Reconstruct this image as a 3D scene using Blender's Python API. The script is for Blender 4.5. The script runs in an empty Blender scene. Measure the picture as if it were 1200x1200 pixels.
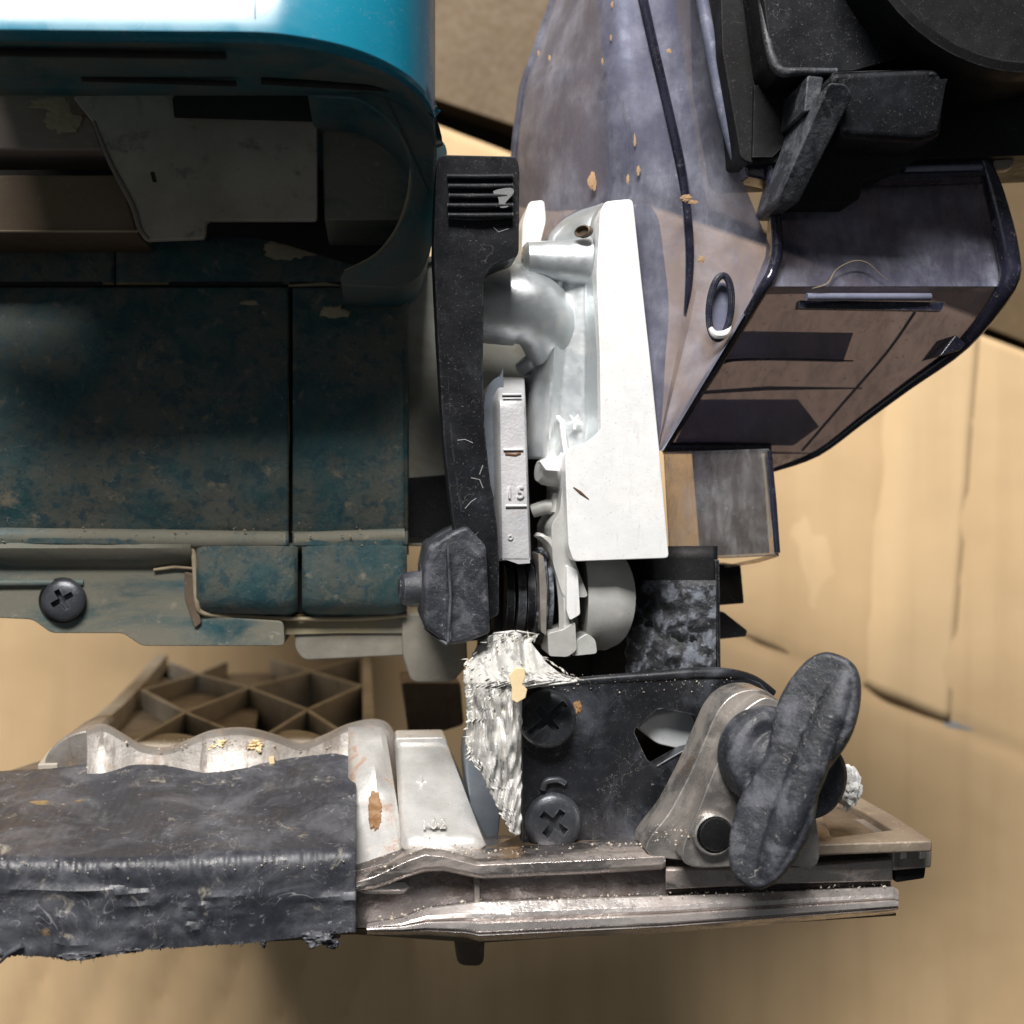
import bpy, bmesh, math, random
from mathutils import Vector, Matrix, noise
from mathutils.geometry import tessellate_polygon
random.seed(4)
S = 0.00015            # one working unit in metres (0.15 mm)
D = 1300.0             # camera to front of the saw, working units
GZ = 1470.0            # ground below the front of the saw
A = math.radians(7.0)  # the saw is turned a little away on its right
ca, sa = math.cos(A), math.sin(A)
scn = bpy.context.scene
col = scn.collection
R = math.radians

# ------------------------------------------------------------ camera, world, lamps, exposure
cam = bpy.data.cameras.new('camera'); camo = bpy.data.objects.new('camera', cam); col.objects.link(camo)
camo.location = (0, 0, (GZ + D) * S)
cam.sensor_width = 36; cam.lens = 18 / (600 / D)
cam.clip_start = 0.005; cam.clip_end = 50
cam.dof.use_dof = True; cam.dof.focus_distance = (D + 70) * S; cam.dof.aperture_fstop = 17.0
scn.camera = camo
w = bpy.data.worlds.new('World'); scn.world = w; w.use_nodes = True
bg = w.node_tree.nodes['Background']; bg.inputs[0].default_value = (0.93, 0.97, 1.0, 1); bg.inputs[1].default_value = 0.075
def lamp(name, d, dist, size, sizey, power, colr):
    l = bpy.data.lights.new(name, 'AREA'); l.shape = 'RECTANGLE'; l.size = size; l.size_y = sizey
    l.energy = power; l.color = colr
    o = bpy.data.objects.new(name, l); col.objects.link(o)
    v = Vector(d).normalized(); c = Vector((0, 0, GZ * S))
    o.location = c + v * dist; o.rotation_euler = v.to_track_quat('Z', 'Y').to_euler()
    return o
lamp('ceiling_lamp', (-0.11, 0.78, 0.62), 1.0, 0.46, 0.24, 22, (1.0, 0.965, 0.93))
lamp('left_fill_lamp', (-0.62, -0.05, 0.75), 1.3, 0.5, 0.5, 0.7, (0.86, 0.93, 1.0))  # soft fill added on the left; no window is known there
scn.view_settings.view_transform = 'Standard'; scn.view_settings.look = 'None'
scn.view_settings.exposure = 0.0; scn.view_settings.gamma = 1.0
scn.render.engine = 'CYCLES'
scn.cycles.max_bounces = 10; scn.cycles.transparent_max_bounces = 24

# ------------------------------------------------------------ coordinates
def L(px, py, d=0.0):
    u = (px - 600) / D; v = (600 - py) / D
    t = (ca * D + d) / (ca - sa * u)
    X, Y, Z = u * t, v * t, D - t
    return Vector((ca * X - sa * Z, Y, sa * X + ca * Z))
def LY(px, py, Y0):
    u = (px - 600) / D; v = (600 - py) / D
    t = Y0 / v
    X, Z = u * t, D - t
    return Vector((ca * X - sa * Z, Y0, sa * X + ca * Z))
def G(px, py, h=0.0):
    t = D + GZ - h
    return Vector(((px - 600) / D * t, (600 - py) / D * t, D - t))

# ------------------------------------------------------------ materials
class NT:
    def __init__(s, name):
        s.m = bpy.data.materials.new(name); s.m.use_nodes = True; s.t = s.m.node_tree
        s.n = s.t.nodes; s.b = s.n['Principled BSDF']; s.out = s.n['Material Output']
        tc = s.n.new('ShaderNodeTexCoord'); mp = s.n.new('ShaderNodeMapping')
        mp.inputs['Scale'].default_value = (1 / S,) * 3
        s.t.links.new(tc.outputs['Object'], mp.inputs[0]); s.co = mp.outputs[0]
    def link(s, a, b): s.t.links.new(a, b)
    def noise(s, scale, detail=5, rough=0.6, stretch=None, dist=0.0, rot=None, off=None):
        co = s.co
        if stretch or rot or off:
            mp = s.n.new('ShaderNodeMapping')
            if rot: mp.inputs['Rotation'].default_value = rot
            if stretch: mp.inputs['Scale'].default_value = stretch
            if off: mp.inputs['Location'].default_value = off
            s.link(co, mp.inputs[0]); co = mp.outputs[0]
        n = s.n.new('ShaderNodeTexNoise'); n.inputs['Scale'].default_value = scale
        n.inputs['Detail'].default_value = detail; n.inputs['Roughness'].default_value = rough
        n.inputs['Distortion'].default_value = dist
        s.link(co, n.inputs['Vector']); return n.outputs[0]
    def ramp(s, x, lo, hi, a=0.0, b=1.0):
        r = s.n.new('ShaderNodeMapRange'); r.interpolation_type = 'SMOOTHSTEP'
        r.inputs[1].default_value = lo; r.inputs[2].default_value = hi
        r.inputs[3].default_value = a; r.inputs[4].default_value = b
        s.link(x, r.inputs[0]); return r.outputs[0]
    def math(s, op, a, b):
        m = s.n.new('ShaderNodeMath'); m.operation = op
        for i, q in enumerate((a, b)):
            if isinstance(q, (int, float)): m.inputs[i].default_value = q
            else: s.link(q, m.inputs[i])
        return m.outputs[0]
    def mix(s, f, a, b):
        m = s.n.new('ShaderNodeMix'); m.data_type = 'RGBA'
        if isinstance(f, (int, float)): m.inputs[0].default_value = f
        else: s.link(f, m.inputs[0])
        for i, q in ((6, a), (7, b)):
            if isinstance(q, tuple): m.inputs[i].default_value = (*q, 1)
            else: s.link(q, m.inputs[i])
        return m.outputs[2]

def mat(name, base, base2=None, rough=0.5, rough2=None, metal=0.0, layers=(), bump=0.3, bscale=0.15, bdist=1.0, vscale=0.01, spec=0.5, metal_dirt=True, speck=0.35, hair=0.4, edge=None, grime=(0.36, 0.34, 0.31)):
    """layers: (colour, noise scale, lo, hi, opacity, roughness, stretch)"""
    s = NT(name)
    c = s.mix(s.ramp(s.noise(vscale, 4), 0.35, 0.65), base, base2 or base)
    r = s.ramp(s.noise(vscale * 5, 5), 0.3, 0.7, rough, rough2 if rough2 is not None else rough + 0.12)
    met = None
    for i, ly in enumerate(layers):
        lc, sc, lo, hi, op, lr, st = (list(ly) + [None])[:7]
        f = s.ramp(s.noise(sc, 8, 0.66, stretch=st, dist=0.4, off=(i * 37.0, i * 91.0, i * 13.0)), lo, hi, 0, op)
        c = s.mix(f, c, lc)
        m1 = s.n.new('ShaderNodeMix'); s.link(f, m1.inputs[0]); s.link(r, m1.inputs[2]); m1.inputs[3].default_value = lr; r = m1.outputs[0]
        if metal > 0 and metal_dirt:
            q = s.math('SUBTRACT', 1.0, f); met = q if met is None else s.math('MULTIPLY', met, q)
    if bump:
        f = s.ramp(s.noise(0.42, 4, 0.7, off=(5, 55, 155)), 0.62, 0.70, 0, speck)
        c = s.mix(f, c, grime)
        f = s.ramp(s.noise(0.30, 5, 0.7, off=(65, 5, 15)), 0.60, 0.70, 0, speck * 1.2)
        dk = s.n.new('ShaderNodeMix'); dk.data_type = 'RGBA'; dk.blend_type = 'MULTIPLY'; s.link(f, dk.inputs[0]); s.link(c, dk.inputs[6]); dk.inputs[7].default_value = (0.35, 0.32, 0.29, 1); c = dk.outputs[2]
        # hair-thin curved scratches: contour lines of a noise, kept only in patches
        for k, (sc_, of) in enumerate(((0.022, 11), (0.05, 71))):
            nn = s.noise(sc_, 3, 0.55, off=(of, of * 2, of * 3), dist=0.6)
            ln_ = s.ramp(s.math('ABSOLUTE', s.math('SUBTRACT', nn, 0.5), 0), 0.0, 0.0035 + 0.002 * k, 1, 0)
            mk_ = s.ramp(s.noise(0.02, 4, 0.6, off=(of * 5, 3, 9)), 0.52, 0.62, 0, hair)
            c = s.mix(s.math('MULTIPLY', ln_, mk_), c, grime)
    if edge:
        bv = s.n.new('ShaderNodeBevel'); bv.samples = 4; bv.inputs[0].default_value = 2.2 * S
        gm = s.n.new('ShaderNodeNewGeometry'); dp = s.n.new('ShaderNodeVectorMath'); dp.operation = 'DOT_PRODUCT'
        s.link(bv.outputs[0], dp.inputs[0]); s.link(gm.outputs['Normal'], dp.inputs[1])
        em = s.ramp(dp.outputs['Value'], 0.99, 0.90, 0, 1)
        em = s.math('MULTIPLY', em, s.ramp(s.noise(0.06, 5, 0.65, off=(9, 9, 9)), 0.42, 0.62, 0.1, edge[1]))
        c = s.mix(em, c, edge[0])
    s.link(c, s.b.inputs['Base Color']); s.link(r, s.b.inputs['Roughness'])
    if met is not None: s.link(s.math('MULTIPLY', met, metal), s.b.inputs['Metallic'])
    else: s.b.inputs['Metallic'].default_value = metal
    s.b.inputs['Specular IOR Level'].default_value = spec
    if bump:
        b = s.n.new('ShaderNodeBump'); b.inputs['Strength'].default_value = bump; b.inputs['Distance'].default_value = bdist * S
        h = s.math('ADD', s.noise(bscale, 6, 0.65), s.math('MULTIPLY', s.noise(bscale * 0.2, 3), 1.2))
        s.link(h, b.inputs['Height']); s.link(b.outputs[0], s.b.inputs['Normal'])
    return s.m

TAN = (0.30, 0.235, 0.15); DUST = (0.26, 0.25, 0.24)
teal_dusty = mat('teal_plastic_dusty', (0.005, 0.046, 0.054), (0.008, 0.066, 0.078), 0.55, 0.75, layers=(
    ((0.12, 0.108, 0.082), 0.010, 0.30, 0.62, 0.72, 0.9), ((0.010, 0.045, 0.062), 0.055, 0.50, 0.62, 0.75, 0.6), ((0.27, 0.22, 0.15), 0.028, 0.58, 0.72, 0.6, 0.9),
    ((0.36, 0.30, 0.20), 0.016, 0.66, 0.73, 0.75, 0.9, (0.5, 1.6, 1)), ((0.012, 0.03, 0.04), 0.12, 0.57, 0.68, 0.7, 0.6)), bump=0.7, bscale=0.12, bdist=1.6, vscale=0.008)
teal_ledge = mat('teal_plastic_ledge', (0.015, 0.07, 0.085), (0.010, 0.05, 0.062), 0.4, 0.6, layers=(
    ((0.17, 0.155, 0.115), 0.013, 0.30, 0.56, 0.85, 0.85, (0.5, 1.3, 1)), ((0.36, 0.31, 0.22), 0.04, 0.60, 0.74, 0.6, 0.9)), bump=0.35, bscale=0.06, vscale=0.01, edge=((0.34, 0.29, 0.2), 0.8))
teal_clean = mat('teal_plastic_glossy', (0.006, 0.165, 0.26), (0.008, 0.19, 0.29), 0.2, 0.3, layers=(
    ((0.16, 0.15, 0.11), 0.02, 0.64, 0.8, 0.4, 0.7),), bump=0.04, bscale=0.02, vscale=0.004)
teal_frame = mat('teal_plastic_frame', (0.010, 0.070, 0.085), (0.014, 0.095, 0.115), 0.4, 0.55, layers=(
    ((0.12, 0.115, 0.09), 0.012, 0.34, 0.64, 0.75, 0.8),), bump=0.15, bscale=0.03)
black_plastic = mat('black_plastic_scuffed', (0.005, 0.0055, 0.0075), (0.009, 0.010, 0.013), 0.40, 0.58, spec=0.22, layers=(
    ((0.06, 0.065, 0.08), 0.02, 0.55, 0.78, 0.3, 0.7), ((0.30, 0.30, 0.31), 0.13, 0.66, 0.76, 0.6, 0.8), ((0.36, 0.36, 0.36), 0.05, 0.715, 0.74, 0.7, 0.8, (1, 0.35, 1))), hair=0.22, bump=0.3, bscale=0.16, edge=((0.20, 0.21, 0.23), 0.7))
black_dusty = mat('black_plastic_dusty', (0.016, 0.018, 0.024), (0.028, 0.031, 0.040), 0.40, 0.6, speck=0.6, hair=0.7, layers=(
    ((0.14, 0.145, 0.17), 0.026, 0.46, 0.66, 0.6, 0.8), ((0.40, 0.39, 0.38), 0.14, 0.62, 0.74, 0.6, 0.9), ((0.3, 0.26, 0.2), 0.05, 0.68, 0.75, 0.5, 0.9)), bump=0.8, bscale=0.13, bdist=1.6, edge=((0.20, 0.21, 0.23), 0.7))
black_deep = mat('black_plastic_matte', (0.004, 0.004, 0.0045), (0.008, 0.008, 0.009), 0.5, 0.65, spec=0.22, layers=(
    ((0.025, 0.028, 0.033), 0.012, 0.52, 0.75, 0.4, 0.8), ((0.13, 0.135, 0.15), 0.11, 0.70, 0.78, 0.5, 0.9)), hair=0.08, speck=0.2, bump=0.25, bscale=0.12, edge=((0.09, 0.095, 0.105), 0.6))
black_worn = mat('black_rubber_crusted', (0.012, 0.013, 0.016), (0.02, 0.022, 0.027), 0.5, 0.6, layers=(
    ((0.19, 0.21, 0.25), 0.05, 0.48, 0.62, 0.75, 0.9), ((0.48, 0.50, 0.53), 0.11, 0.61, 0.70, 0.7, 0.9)), bump=1.0, bscale=0.1, bdist=3)
black_metal = mat('black_painted_steel', (0.008, 0.009, 0.011), (0.014, 0.015, 0.019), 0.26, 0.42, layers=(
    ((0.11, 0.12, 0.145), 0.014, 0.47, 0.75, 0.5, 0.6), ((0.32, 0.32, 0.33), 0.09, 0.665, 0.75, 0.6, 0.8), ((0.20, 0.11, 0.05), 0.03, 0.69, 0.74, 0.6, 0.8)), bump=0.25, bscale=0.1, edge=((0.20, 0.21, 0.23), 0.7))
screw_black = mat('black_oxide_screw', (0.03, 0.033, 0.040), (0.07, 0.075, 0.088), 0.30, 0.44, metal=0.4, layers=(
    ((0.14, 0.15, 0.16), 0.06, 0.56, 0.72, 0.5, 0.7),), bump=0.3, bscale=0.2, edge=((0.20, 0.21, 0.23), 0.7))
alu = mat('cast_aluminium', (0.60, 0.64, 0.66), (0.74, 0.77, 0.78), 0.32, 0.46, metal=0.75, layers=(
    ((0.50, 0.46, 0.34), 0.011, 0.52, 0.72, 0.5, 0.65), ((0.27, 0.25, 0.20), 0.05, 0.68, 0.78, 0.4, 0.8)), bump=0.14, bscale=0.2, vscale=0.01)
alu_front = mat('machined_aluminium', (0.84, 0.85, 0.85), (0.91, 0.91, 0.90), 0.36, 0.48, metal=0.22, metal_dirt=False, speck=0.5, hair=0.25, layers=(
    ((0.60, 0.57, 0.46), 0.012, 0.56, 0.74, 0.45, 0.6), ((0.56, 0.55, 0.53), 0.05, 0.54, 0.75, 0.4, 0.5, (2.6, 0.35, 1)), ((0.45, 0.33, 0.24), 0.05, 0.735, 0.765, 0.6, 0.8, (1.6, 0.6, 1))), bump=0.22, bscale=0.16, bdist=1.0)
alu_dull = mat('dull_cast_aluminium', (0.30, 0.30, 0.27), (0.42, 0.42, 0.38), 0.5, 0.65, metal=0.3, layers=(
    ((0.27, 0.22, 0.13), 0.011, 0.44, 0.7, 0.55, 0.85),), bump=0.3, bscale=0.12)
alu_grey = mat('grey_cast_bracket', (0.44, 0.44, 0.42), (0.56, 0.56, 0.54), 0.4, 0.52, metal=0.3, layers=(
    ((0.25, 0.22, 0.16), 0.02, 0.56, 0.76, 0.5, 0.8),), bump=0.2, bscale=0.12, edge=((0.8, 0.8, 0.78), 0.6))
rusty_plate = mat('rust_spotted_nickel', (0.62, 0.60, 0.57), (0.80, 0.79, 0.77), 0.26, 0.42, metal=0.5, layers=(
    ((0.30, 0.15, 0.07), 0.018, 0.55, 0.66, 0.75, 0.5), ((0.20, 0.13, 0.09), 0.05, 0.60, 0.74, 0.6, 0.7)), bump=0.5, bscale=0.10, bdist=1.2)
scale_metal = mat('etched_scale_steel', (0.50, 0.50, 0.52), (0.62, 0.61, 0.63), 0.46, 0.6, metal=0.35, layers=(
    ((0.33, 0.19, 0.13), 0.045, 0.60, 0.74, 0.5, 0.85), ((0.22, 0.2, 0.2), 0.12, 0.64, 0.76, 0.5, 0.85)), bump=0.5, bscale=0.25)
rust = mat('rusty_brown_metal', (0.10, 0.045, 0.02), (0.17, 0.08, 0.035), 0.8, bump=0.8, bscale=0.2)
chrome = mat('dirty_nickel_plate', (0.62, 0.57, 0.55), (0.78, 0.73, 0.70), 0.20, 0.34, metal=0.75, layers=(
    ((0.17, 0.135, 0.115), 0.018, 0.50, 0.68, 0.65, 0.6, (0.4, 1.4, 1)), ((0.36, 0.30, 0.22), 0.05, 0.58, 0.74, 0.6, 0.8, (0.5, 1.3, 1)),
    ((0.80, 0.76, 0.70), 0.12, 0.68, 0.76, 0.6, 0.8), ((0.05, 0.035, 0.03), 0.035, 0.64, 0.74, 0.75, 0.5)), bump=0.7, bscale=0.10, bdist=1.3, speck=0.6, hair=0.6)
recess = mat('grimy_rail_recess', (0.13, 0.12, 0.12), (0.20, 0.18, 0.175), 0.32, 0.5, metal=0.5, speck=0.7, hair=0.8, layers=(
    ((0.07, 0.045, 0.035), 0.016, 0.46, 0.64, 0.8, 0.5), ((0.42, 0.38, 0.33), 0.04, 0.60, 0.70, 0.7, 0.8, (0.5, 1.5, 1))), bump=1.0, bscale=0.09, bdist=2)
chrome_dark = mat('dirty_nickel_upper_rail', (0.50, 0.45, 0.42), (0.66, 0.6, 0.57), 0.16, 0.28, metal=0.95, speck=0.6, hair=0.6, layers=(
    ((0.20, 0.155, 0.125), 0.02, 0.46, 0.66, 0.6, 0.6, (0.4, 1.4, 1)), ((0.05, 0.035, 0.03), 0.03, 0.56, 0.70, 0.75, 0.5)), bump=0.8, bscale=0.10, bdist=1.4)
grimy = mat('grimy_cast_block', (0.15, 0.14, 0.115), (0.21, 0.195, 0.16), 0.6, 0.75, layers=(((0.24, 0.16, 0.06), 0.012, 0.52, 0.7, 0.6, 0.9),), bump=0.4)
plate_top = mat('dusty_nickel_top', (0.34, 0.28, 0.215), (0.24, 0.19, 0.15), 0.42, 0.65, metal=0.5, layers=(
    ((0.15, 0.11, 0.08), 0.02, 0.46, 0.66, 0.6, 0.8), ((0.55, 0.47, 0.36), 0.06, 0.58, 0.72, 0.6, 0.8)), bump=0.7, bscale=0.09, bdist=1.4)
plate_dark = mat('brown_stained_plate', (0.11, 0.08, 0.055), (0.17, 0.125, 0.085), 0.5, 0.7, metal=0.2, layers=(
    ((0.05, 0.035, 0.025), 0.01, 0.45, 0.66, 0.6, 0.7), ((0.30, 0.28, 0.25), 0.02, 0.62, 0.76, 0.5, 0.7)), bump=0.4, bscale=0.1)
rib_mat = mat('dusty_plate_rib', (0.50, 0.46, 0.39), (0.40, 0.36, 0.30), 0.6, 0.8, metal=0.1, layers=(
    ((0.15, 0.11, 0.07), 0.03, 0.56, 0.72, 0.6, 0.9),), bump=0.4, bscale=0.1)
bright_plate = mat('bright_nickel_ramp', (0.66, 0.65, 0.62), (0.84, 0.83, 0.81), 0.26, 0.42, metal=0.5, layers=(
    ((0.42, 0.27, 0.16), 0.018, 0.58, 0.74, 0.6, 0.6), ((0.36, 0.33, 0.30), 0.05, 0.60, 0.74, 0.5, 0.7)), bump=0.5, bscale=0.10, bdist=1.2)
scallop_mat = mat('scalloped_plate_wall', (0.30, 0.28, 0.26), (0.20, 0.175, 0.15), 0.35, 0.55, metal=0.4, speck=0.6, layers=(
    ((0.10, 0.07, 0.05), 0.03, 0.52, 0.66, 0.6, 0.7, (1.8, 0.35, 1)),
    ((0.28, 0.17, 0.10), 0.02, 0.54, 0.70, 0.6, 0.7, (1.5, 0.5, 1)), ((0.8, 0.76, 0.62), 0.05, 0.66, 0.72, 0.8, 0.9)), bump=0.5, bscale=0.12)
clamp_mat = mat('worn_nickel_clamp', (0.42, 0.39, 0.37), (0.54, 0.51, 0.48), 0.20, 0.34, metal=0.85, layers=(
    ((0.17, 0.145, 0.12), 0.02, 0.42, 0.70, 0.7, 0.6), ((0.62, 0.60, 0.56), 0.15, 0.64, 0.74, 0.5, 0.7), ((0.20, 0.14, 0.08), 0.05, 0.66, 0.74, 0.5, 0.7)), bump=0.45, bscale=0.15, edge=((0.75, 0.73, 0.7), 0.6))
steel_white = mat('brushed_steel', (0.50, 0.52, 0.54), (0.62, 0.64, 0.66), 0.3, 0.4, metal=0.3, bump=0.2)
steel_blue = mat('blue_grey_steel', (0.20, 0.23, 0.27), (0.27, 0.31, 0.36), 0.35, 0.5, metal=0.4, layers=(((0.1, 0.1, 0.11), 0.04, 0.6, 0.75, 0.5, 0.7),), bump=0.15)
galv = mat('dusty_grey_steel_plate', (0.24, 0.21, 0.17), (0.32, 0.28, 0.235), 0.6, 0.8, metal=0.0, layers=(
    ((0.28, 0.20, 0.11), 0.011, 0.60, 0.74, 0.6, 0.85), ((0.05, 0.048, 0.042), 0.03, 0.54, 0.72, 0.6, 0.7)), bump=0.3, bscale=0.06)
taupe = mat('taupe_battery_plastic', (0.20, 0.16, 0.135), (0.16, 0.125, 0.10), 0.6, layers=(((0.36, 0.28, 0.16), 0.03, 0.6, 0.7, 0.8, 0.9, (0.6, 1.4, 1)),), bump=0.15)
brownp = mat('brown_dusty_ledge', (0.13, 0.09, 0.05), (0.11, 0.07, 0.04), 0.6, layers=(((0.22, 0.18, 0.12), 0.008, 0.5, 0.7, 0.4, 0.9, (0.3, 1.5, 1)),), bump=0.1)
dustcake = mat('tan_dust_cake', (0.33, 0.27, 0.18), (0.25, 0.20, 0.13), 0.95, bump=1.0, bscale=0.1)
foil = mat('torn_foil_tape', (0.60, 0.59, 0.56), (0.74, 0.73, 0.71), 0.32, 0.6, metal=0.25, layers=(
    ((0.10, 0.10, 0.10), 0.055, 0.50, 0.66, 0.75, 0.6, (1.7, 0.5, 1)), ((0.62, 0.52, 0.36), 0.03, 0.60, 0.72, 0.6, 0.9), ((0.9, 0.9, 0.88), 0.08, 0.64, 0.72, 0.7, 0.9, (1.8, 0.6, 1))), bump=0.5, bscale=0.10, bdist=2)
fibre = mat('white_glass_fibre', (0.78, 0.76, 0.70), (0.66, 0.60, 0.48), 0.5, bump=0)
cream = mat('cream_paint_flake', (0.80, 0.66, 0.40), (0.74, 0.58, 0.34), 0.7, bump=0.4)
white_foam = mat('white_foam_crumb', (0.80, 0.80, 0.78), (0.72, 0.72, 0.70), 0.8, bump=0.9, bscale=0.1, bdist=4)
orange_stain = mat('orange_dust', (0.36, 0.19, 0.08), (0.26, 0.15, 0.07), 0.9, bump=0.5)

def tape_material():
    s = NT('black_cloth_tape')
    c = s.mix(s.ramp(s.noise(0.01, 5), 0.35, 0.7), (0.026, 0.028, 0.036), (0.044, 0.046, 0.056))
    d1 = s.ramp(s.noise(0.013, 9, 0.72, dist=0.6, stretch=(0.8, 1.1, 0.8)), 0.44, 0.66, 0, 0.5)
    c = s.mix(d1, c, (0.16, 0.165, 0.185))
    d2 = s.ramp(s.noise(0.022, 9, 0.75, dist=0.8, off=(40, 7, 3)), 0.58, 0.68, 0, 0.65)
    c = s.mix(d2, c, (0.40, 0.36, 0.30))
    d4 = s.ramp(s.noise(0.10, 6, 0.7, off=(4, 77, 3)), 0.62, 0.70, 0, 0.6)
    c = s.mix(d4, c, (0.30, 0.31, 0.35))
    d3 = s.ramp(s.noise(0.02, 4, 0.6, off=(90, 17, 3), stretch=(0.6, 1.2, 1)), 0.68, 0.74, 0, 0.8)
    c = s.mix(d3, c, (0.30, 0.20, 0.08))
    for sc_, of, w_ in ((0.012, 21, 0.004), (0.04, 33, 0.006)):
        nn = s.noise(sc_, 3, 0.55, off=(of, of * 2, of * 3), dist=0.7)
        ln_ = s.ramp(s.math('ABSOLUTE', s.math('SUBTRACT', nn, 0.5), 0), 0.0, w_, 1, 0)
        c = s.mix(s.math('MULTIPLY', ln_, s.ramp(s.noise(0.015, 4, 0.6, off=(of * 5, 3, 9)), 0.50, 0.60, 0, 0.5)), c, (0.42, 0.42, 0.44))
    s.link(c, s.b.inputs['Base Color'])
    r = s.ramp(s.noise(0.04, 5), 0.3, 0.7, 0.30, 0.52); s.link(r, s.b.inputs['Roughness'])
    wv = s.n.new('ShaderNodeTexWave'); wv.inputs['Scale'].default_value = 0.03; wv.inputs['Distortion'].default_value = 1.0
    s.link(s.co, wv.inputs['Vector'])
    b = s.n.new('ShaderNodeBump'); b.inputs['Strength'].default_value = 0.5; b.inputs['Distance'].default_value = 1.2 * S
    s.link(s.math('ADD', s.math('MULTIPLY', wv.outputs['Fac'], 0.35), s.math('MULTIPLY', s.noise(0.09, 7, 0.7), 1.4)), b.inputs['Height'])
    s.link(b.outputs[0], s.b.inputs['Normal'])
    return s.m
tape_mat = tape_material()

def clear_material(name, tint, body, fac, rough, dust_hi=0.4, dcol=(0.33, 0.33, 0.38)):
    s = NT(name)
    s.link(s.mix(s.ramp(s.noise(0.012, 6, 0.65), 0.4, 0.68, 0, 0.8), body, dcol), s.b.inputs['Base Color'])
    s.link(s.ramp(s.noise(0.03, 5), 0.3, 0.7, rough, rough + 0.22), s.b.inputs['Roughness'])
    tr = s.n.new('ShaderNodeBsdfTransparent'); tr.inputs[0].default_value = (*tint, 1)
    f1 = s.ramp(s.noise(0.03, 9, 0.75, dist=0.5, stretch=(1.6, 0.5, 1)), 0.40, 0.68, fac, min(1, fac + dust_hi))
    f2 = s.ramp(s.noise(0.13, 5, 0.7), 0.62, 0.72, 0, 0.4)
    f = s.math('MINIMUM', s.math('ADD', f1, f2), 1.0)
    g_ = s.n.new('ShaderNodeNewGeometry'); dp = s.n.new('ShaderNodeVectorMath'); dp.operation = 'DOT_PRODUCT'
    s.link(g_.outputs['Normal'], dp.inputs[0]); s.link(g_.outputs['Incoming'], dp.inputs[1])
    gz = s.math('POWER', s.math('SUBTRACT', 1.0, s.math('ABSOLUTE', dp.outputs['Value'], 0)), 4.0)
    f = s.math('MINIMUM', s.math('ADD', f, s.math('MULTIPLY', gz, 0.8)), 1.0)
    b = s.n.new('ShaderNodeBump'); b.inputs['Strength'].default_value = 0.25; b.inputs['Distance'].default_value = S
    s.link(s.noise(0.12, 5), b.inputs['Height']); s.link(b.outputs[0], s.b.inputs['Normal'])
    mx = s.n.new('ShaderNodeMixShader'); s.link(f, mx.inputs[0]); s.link(tr.outputs[0], mx.inputs[1]); s.link(s.b.outputs[0], mx.inputs[2])
    s.link(mx.outputs[0], s.out.inputs[0])
    return s.m
smoke = clear_material('smoky_clear_plastic', (0.52, 0.53, 0.68), (0.13, 0.13, 0.17), 0.50, 0.25, 0.26, (0.30, 0.31, 0.38))
smoke_dark = clear_material('smoky_clear_plastic_box', (0.38, 0.39, 0.51), (0.11, 0.11, 0.155), 0.50, 0.2, 0.36, (0.30, 0.31, 0.39))
smoke_low = clear_material('smoky_clear_plastic_base', (0.33, 0.32, 0.44), (0.17, 0.16, 0.21), 0.58, 0.25, 0.15, (0.16, 0.15, 0.17))
clear_pale = clear_material('pale_clear_window', (0.78, 0.74, 0.70), (0.20, 0.20, 0.20), 0.14, 0.2, 0.30, (0.45, 0.46, 0.48))
smoke_edge = mat('dark_plastic_rim', (0.008, 0.008, 0.016), (0.018, 0.018, 0.034), 0.16, 0.3, layers=(((0.16, 0.17, 0.24), 0.05, 0.58, 0.75, 0.5, 0.6),), bump=0.2, edge=((0.20, 0.21, 0.23), 0.7))
smoke_rim_light = mat('scuffed_blue_grey_rim', (0.10, 0.11, 0.16), (0.17, 0.18, 0.25), 0.3, 0.45, layers=(((0.34, 0.35, 0.42), 0.05, 0.52, 0.72, 0.5, 0.6),), bump=0.3)
chip = mat('tan_wood_chip', (0.40, 0.26, 0.14), (0.32, 0.20, 0.11), 0.8, bump=0.3)

def card_material(name, c1, c2):
    s = NT(name)
    c = s.mix(s.ramp(s.noise(0.0016, 5), 0.35, 0.65), c1, c2)
    c = s.mix(s.ramp(s.noise(0.006, 4, 0.5, stretch=(2.2, 0.14, 1), rot=(0, 0, R(-9))), 0.45, 0.7, 0, 0.16), c, (0.40, 0.26, 0.135))
    c = s.mix(s.ramp(s.noise(0.05, 6, 0.7), 0.55, 0.8, 0, 0.3), c, (0.70, 0.54, 0.36))
    s.link(c, s.b.inputs['Base Color']); s.b.inputs['Roughness'].default_value = 0.8
    s.b.inputs['Specular IOR Level'].default_value = 0.25
    b = s.n.new('ShaderNodeBump'); b.inputs['Strength'].default_value = 0.4; b.inputs['Distance'].default_value = 2 * S
    s.link(s.noise(0.03, 5), b.inputs['Height']); s.link(b.outputs[0], s.b.inputs['Normal'])
    return s.m
card = card_material('brown_cardboard', (0.70, 0.50, 0.285), (0.64, 0.45, 0.25))
card_pale = card_material('pale_brown_cardboard', (0.77, 0.56, 0.325), (0.71, 0.51, 0.29))
floor_mat = mat('dark_brown_floor', (0.115, 0.074, 0.032), (0.14, 0.092, 0.042), 0.6, bump=0.2, bscale=0.02)
gap_shade_mat = mat('black_gap_shade', (0.010, 0.009, 0.007), None, 0.8, bump=0)  # near-black put in for the shade inside gaps, slots and holes
grey_tape_mat = mat('grey_packing_tape', (0.42, 0.41, 0.42), (0.30, 0.30, 0.31), 0.35, bump=0.2)

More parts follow.
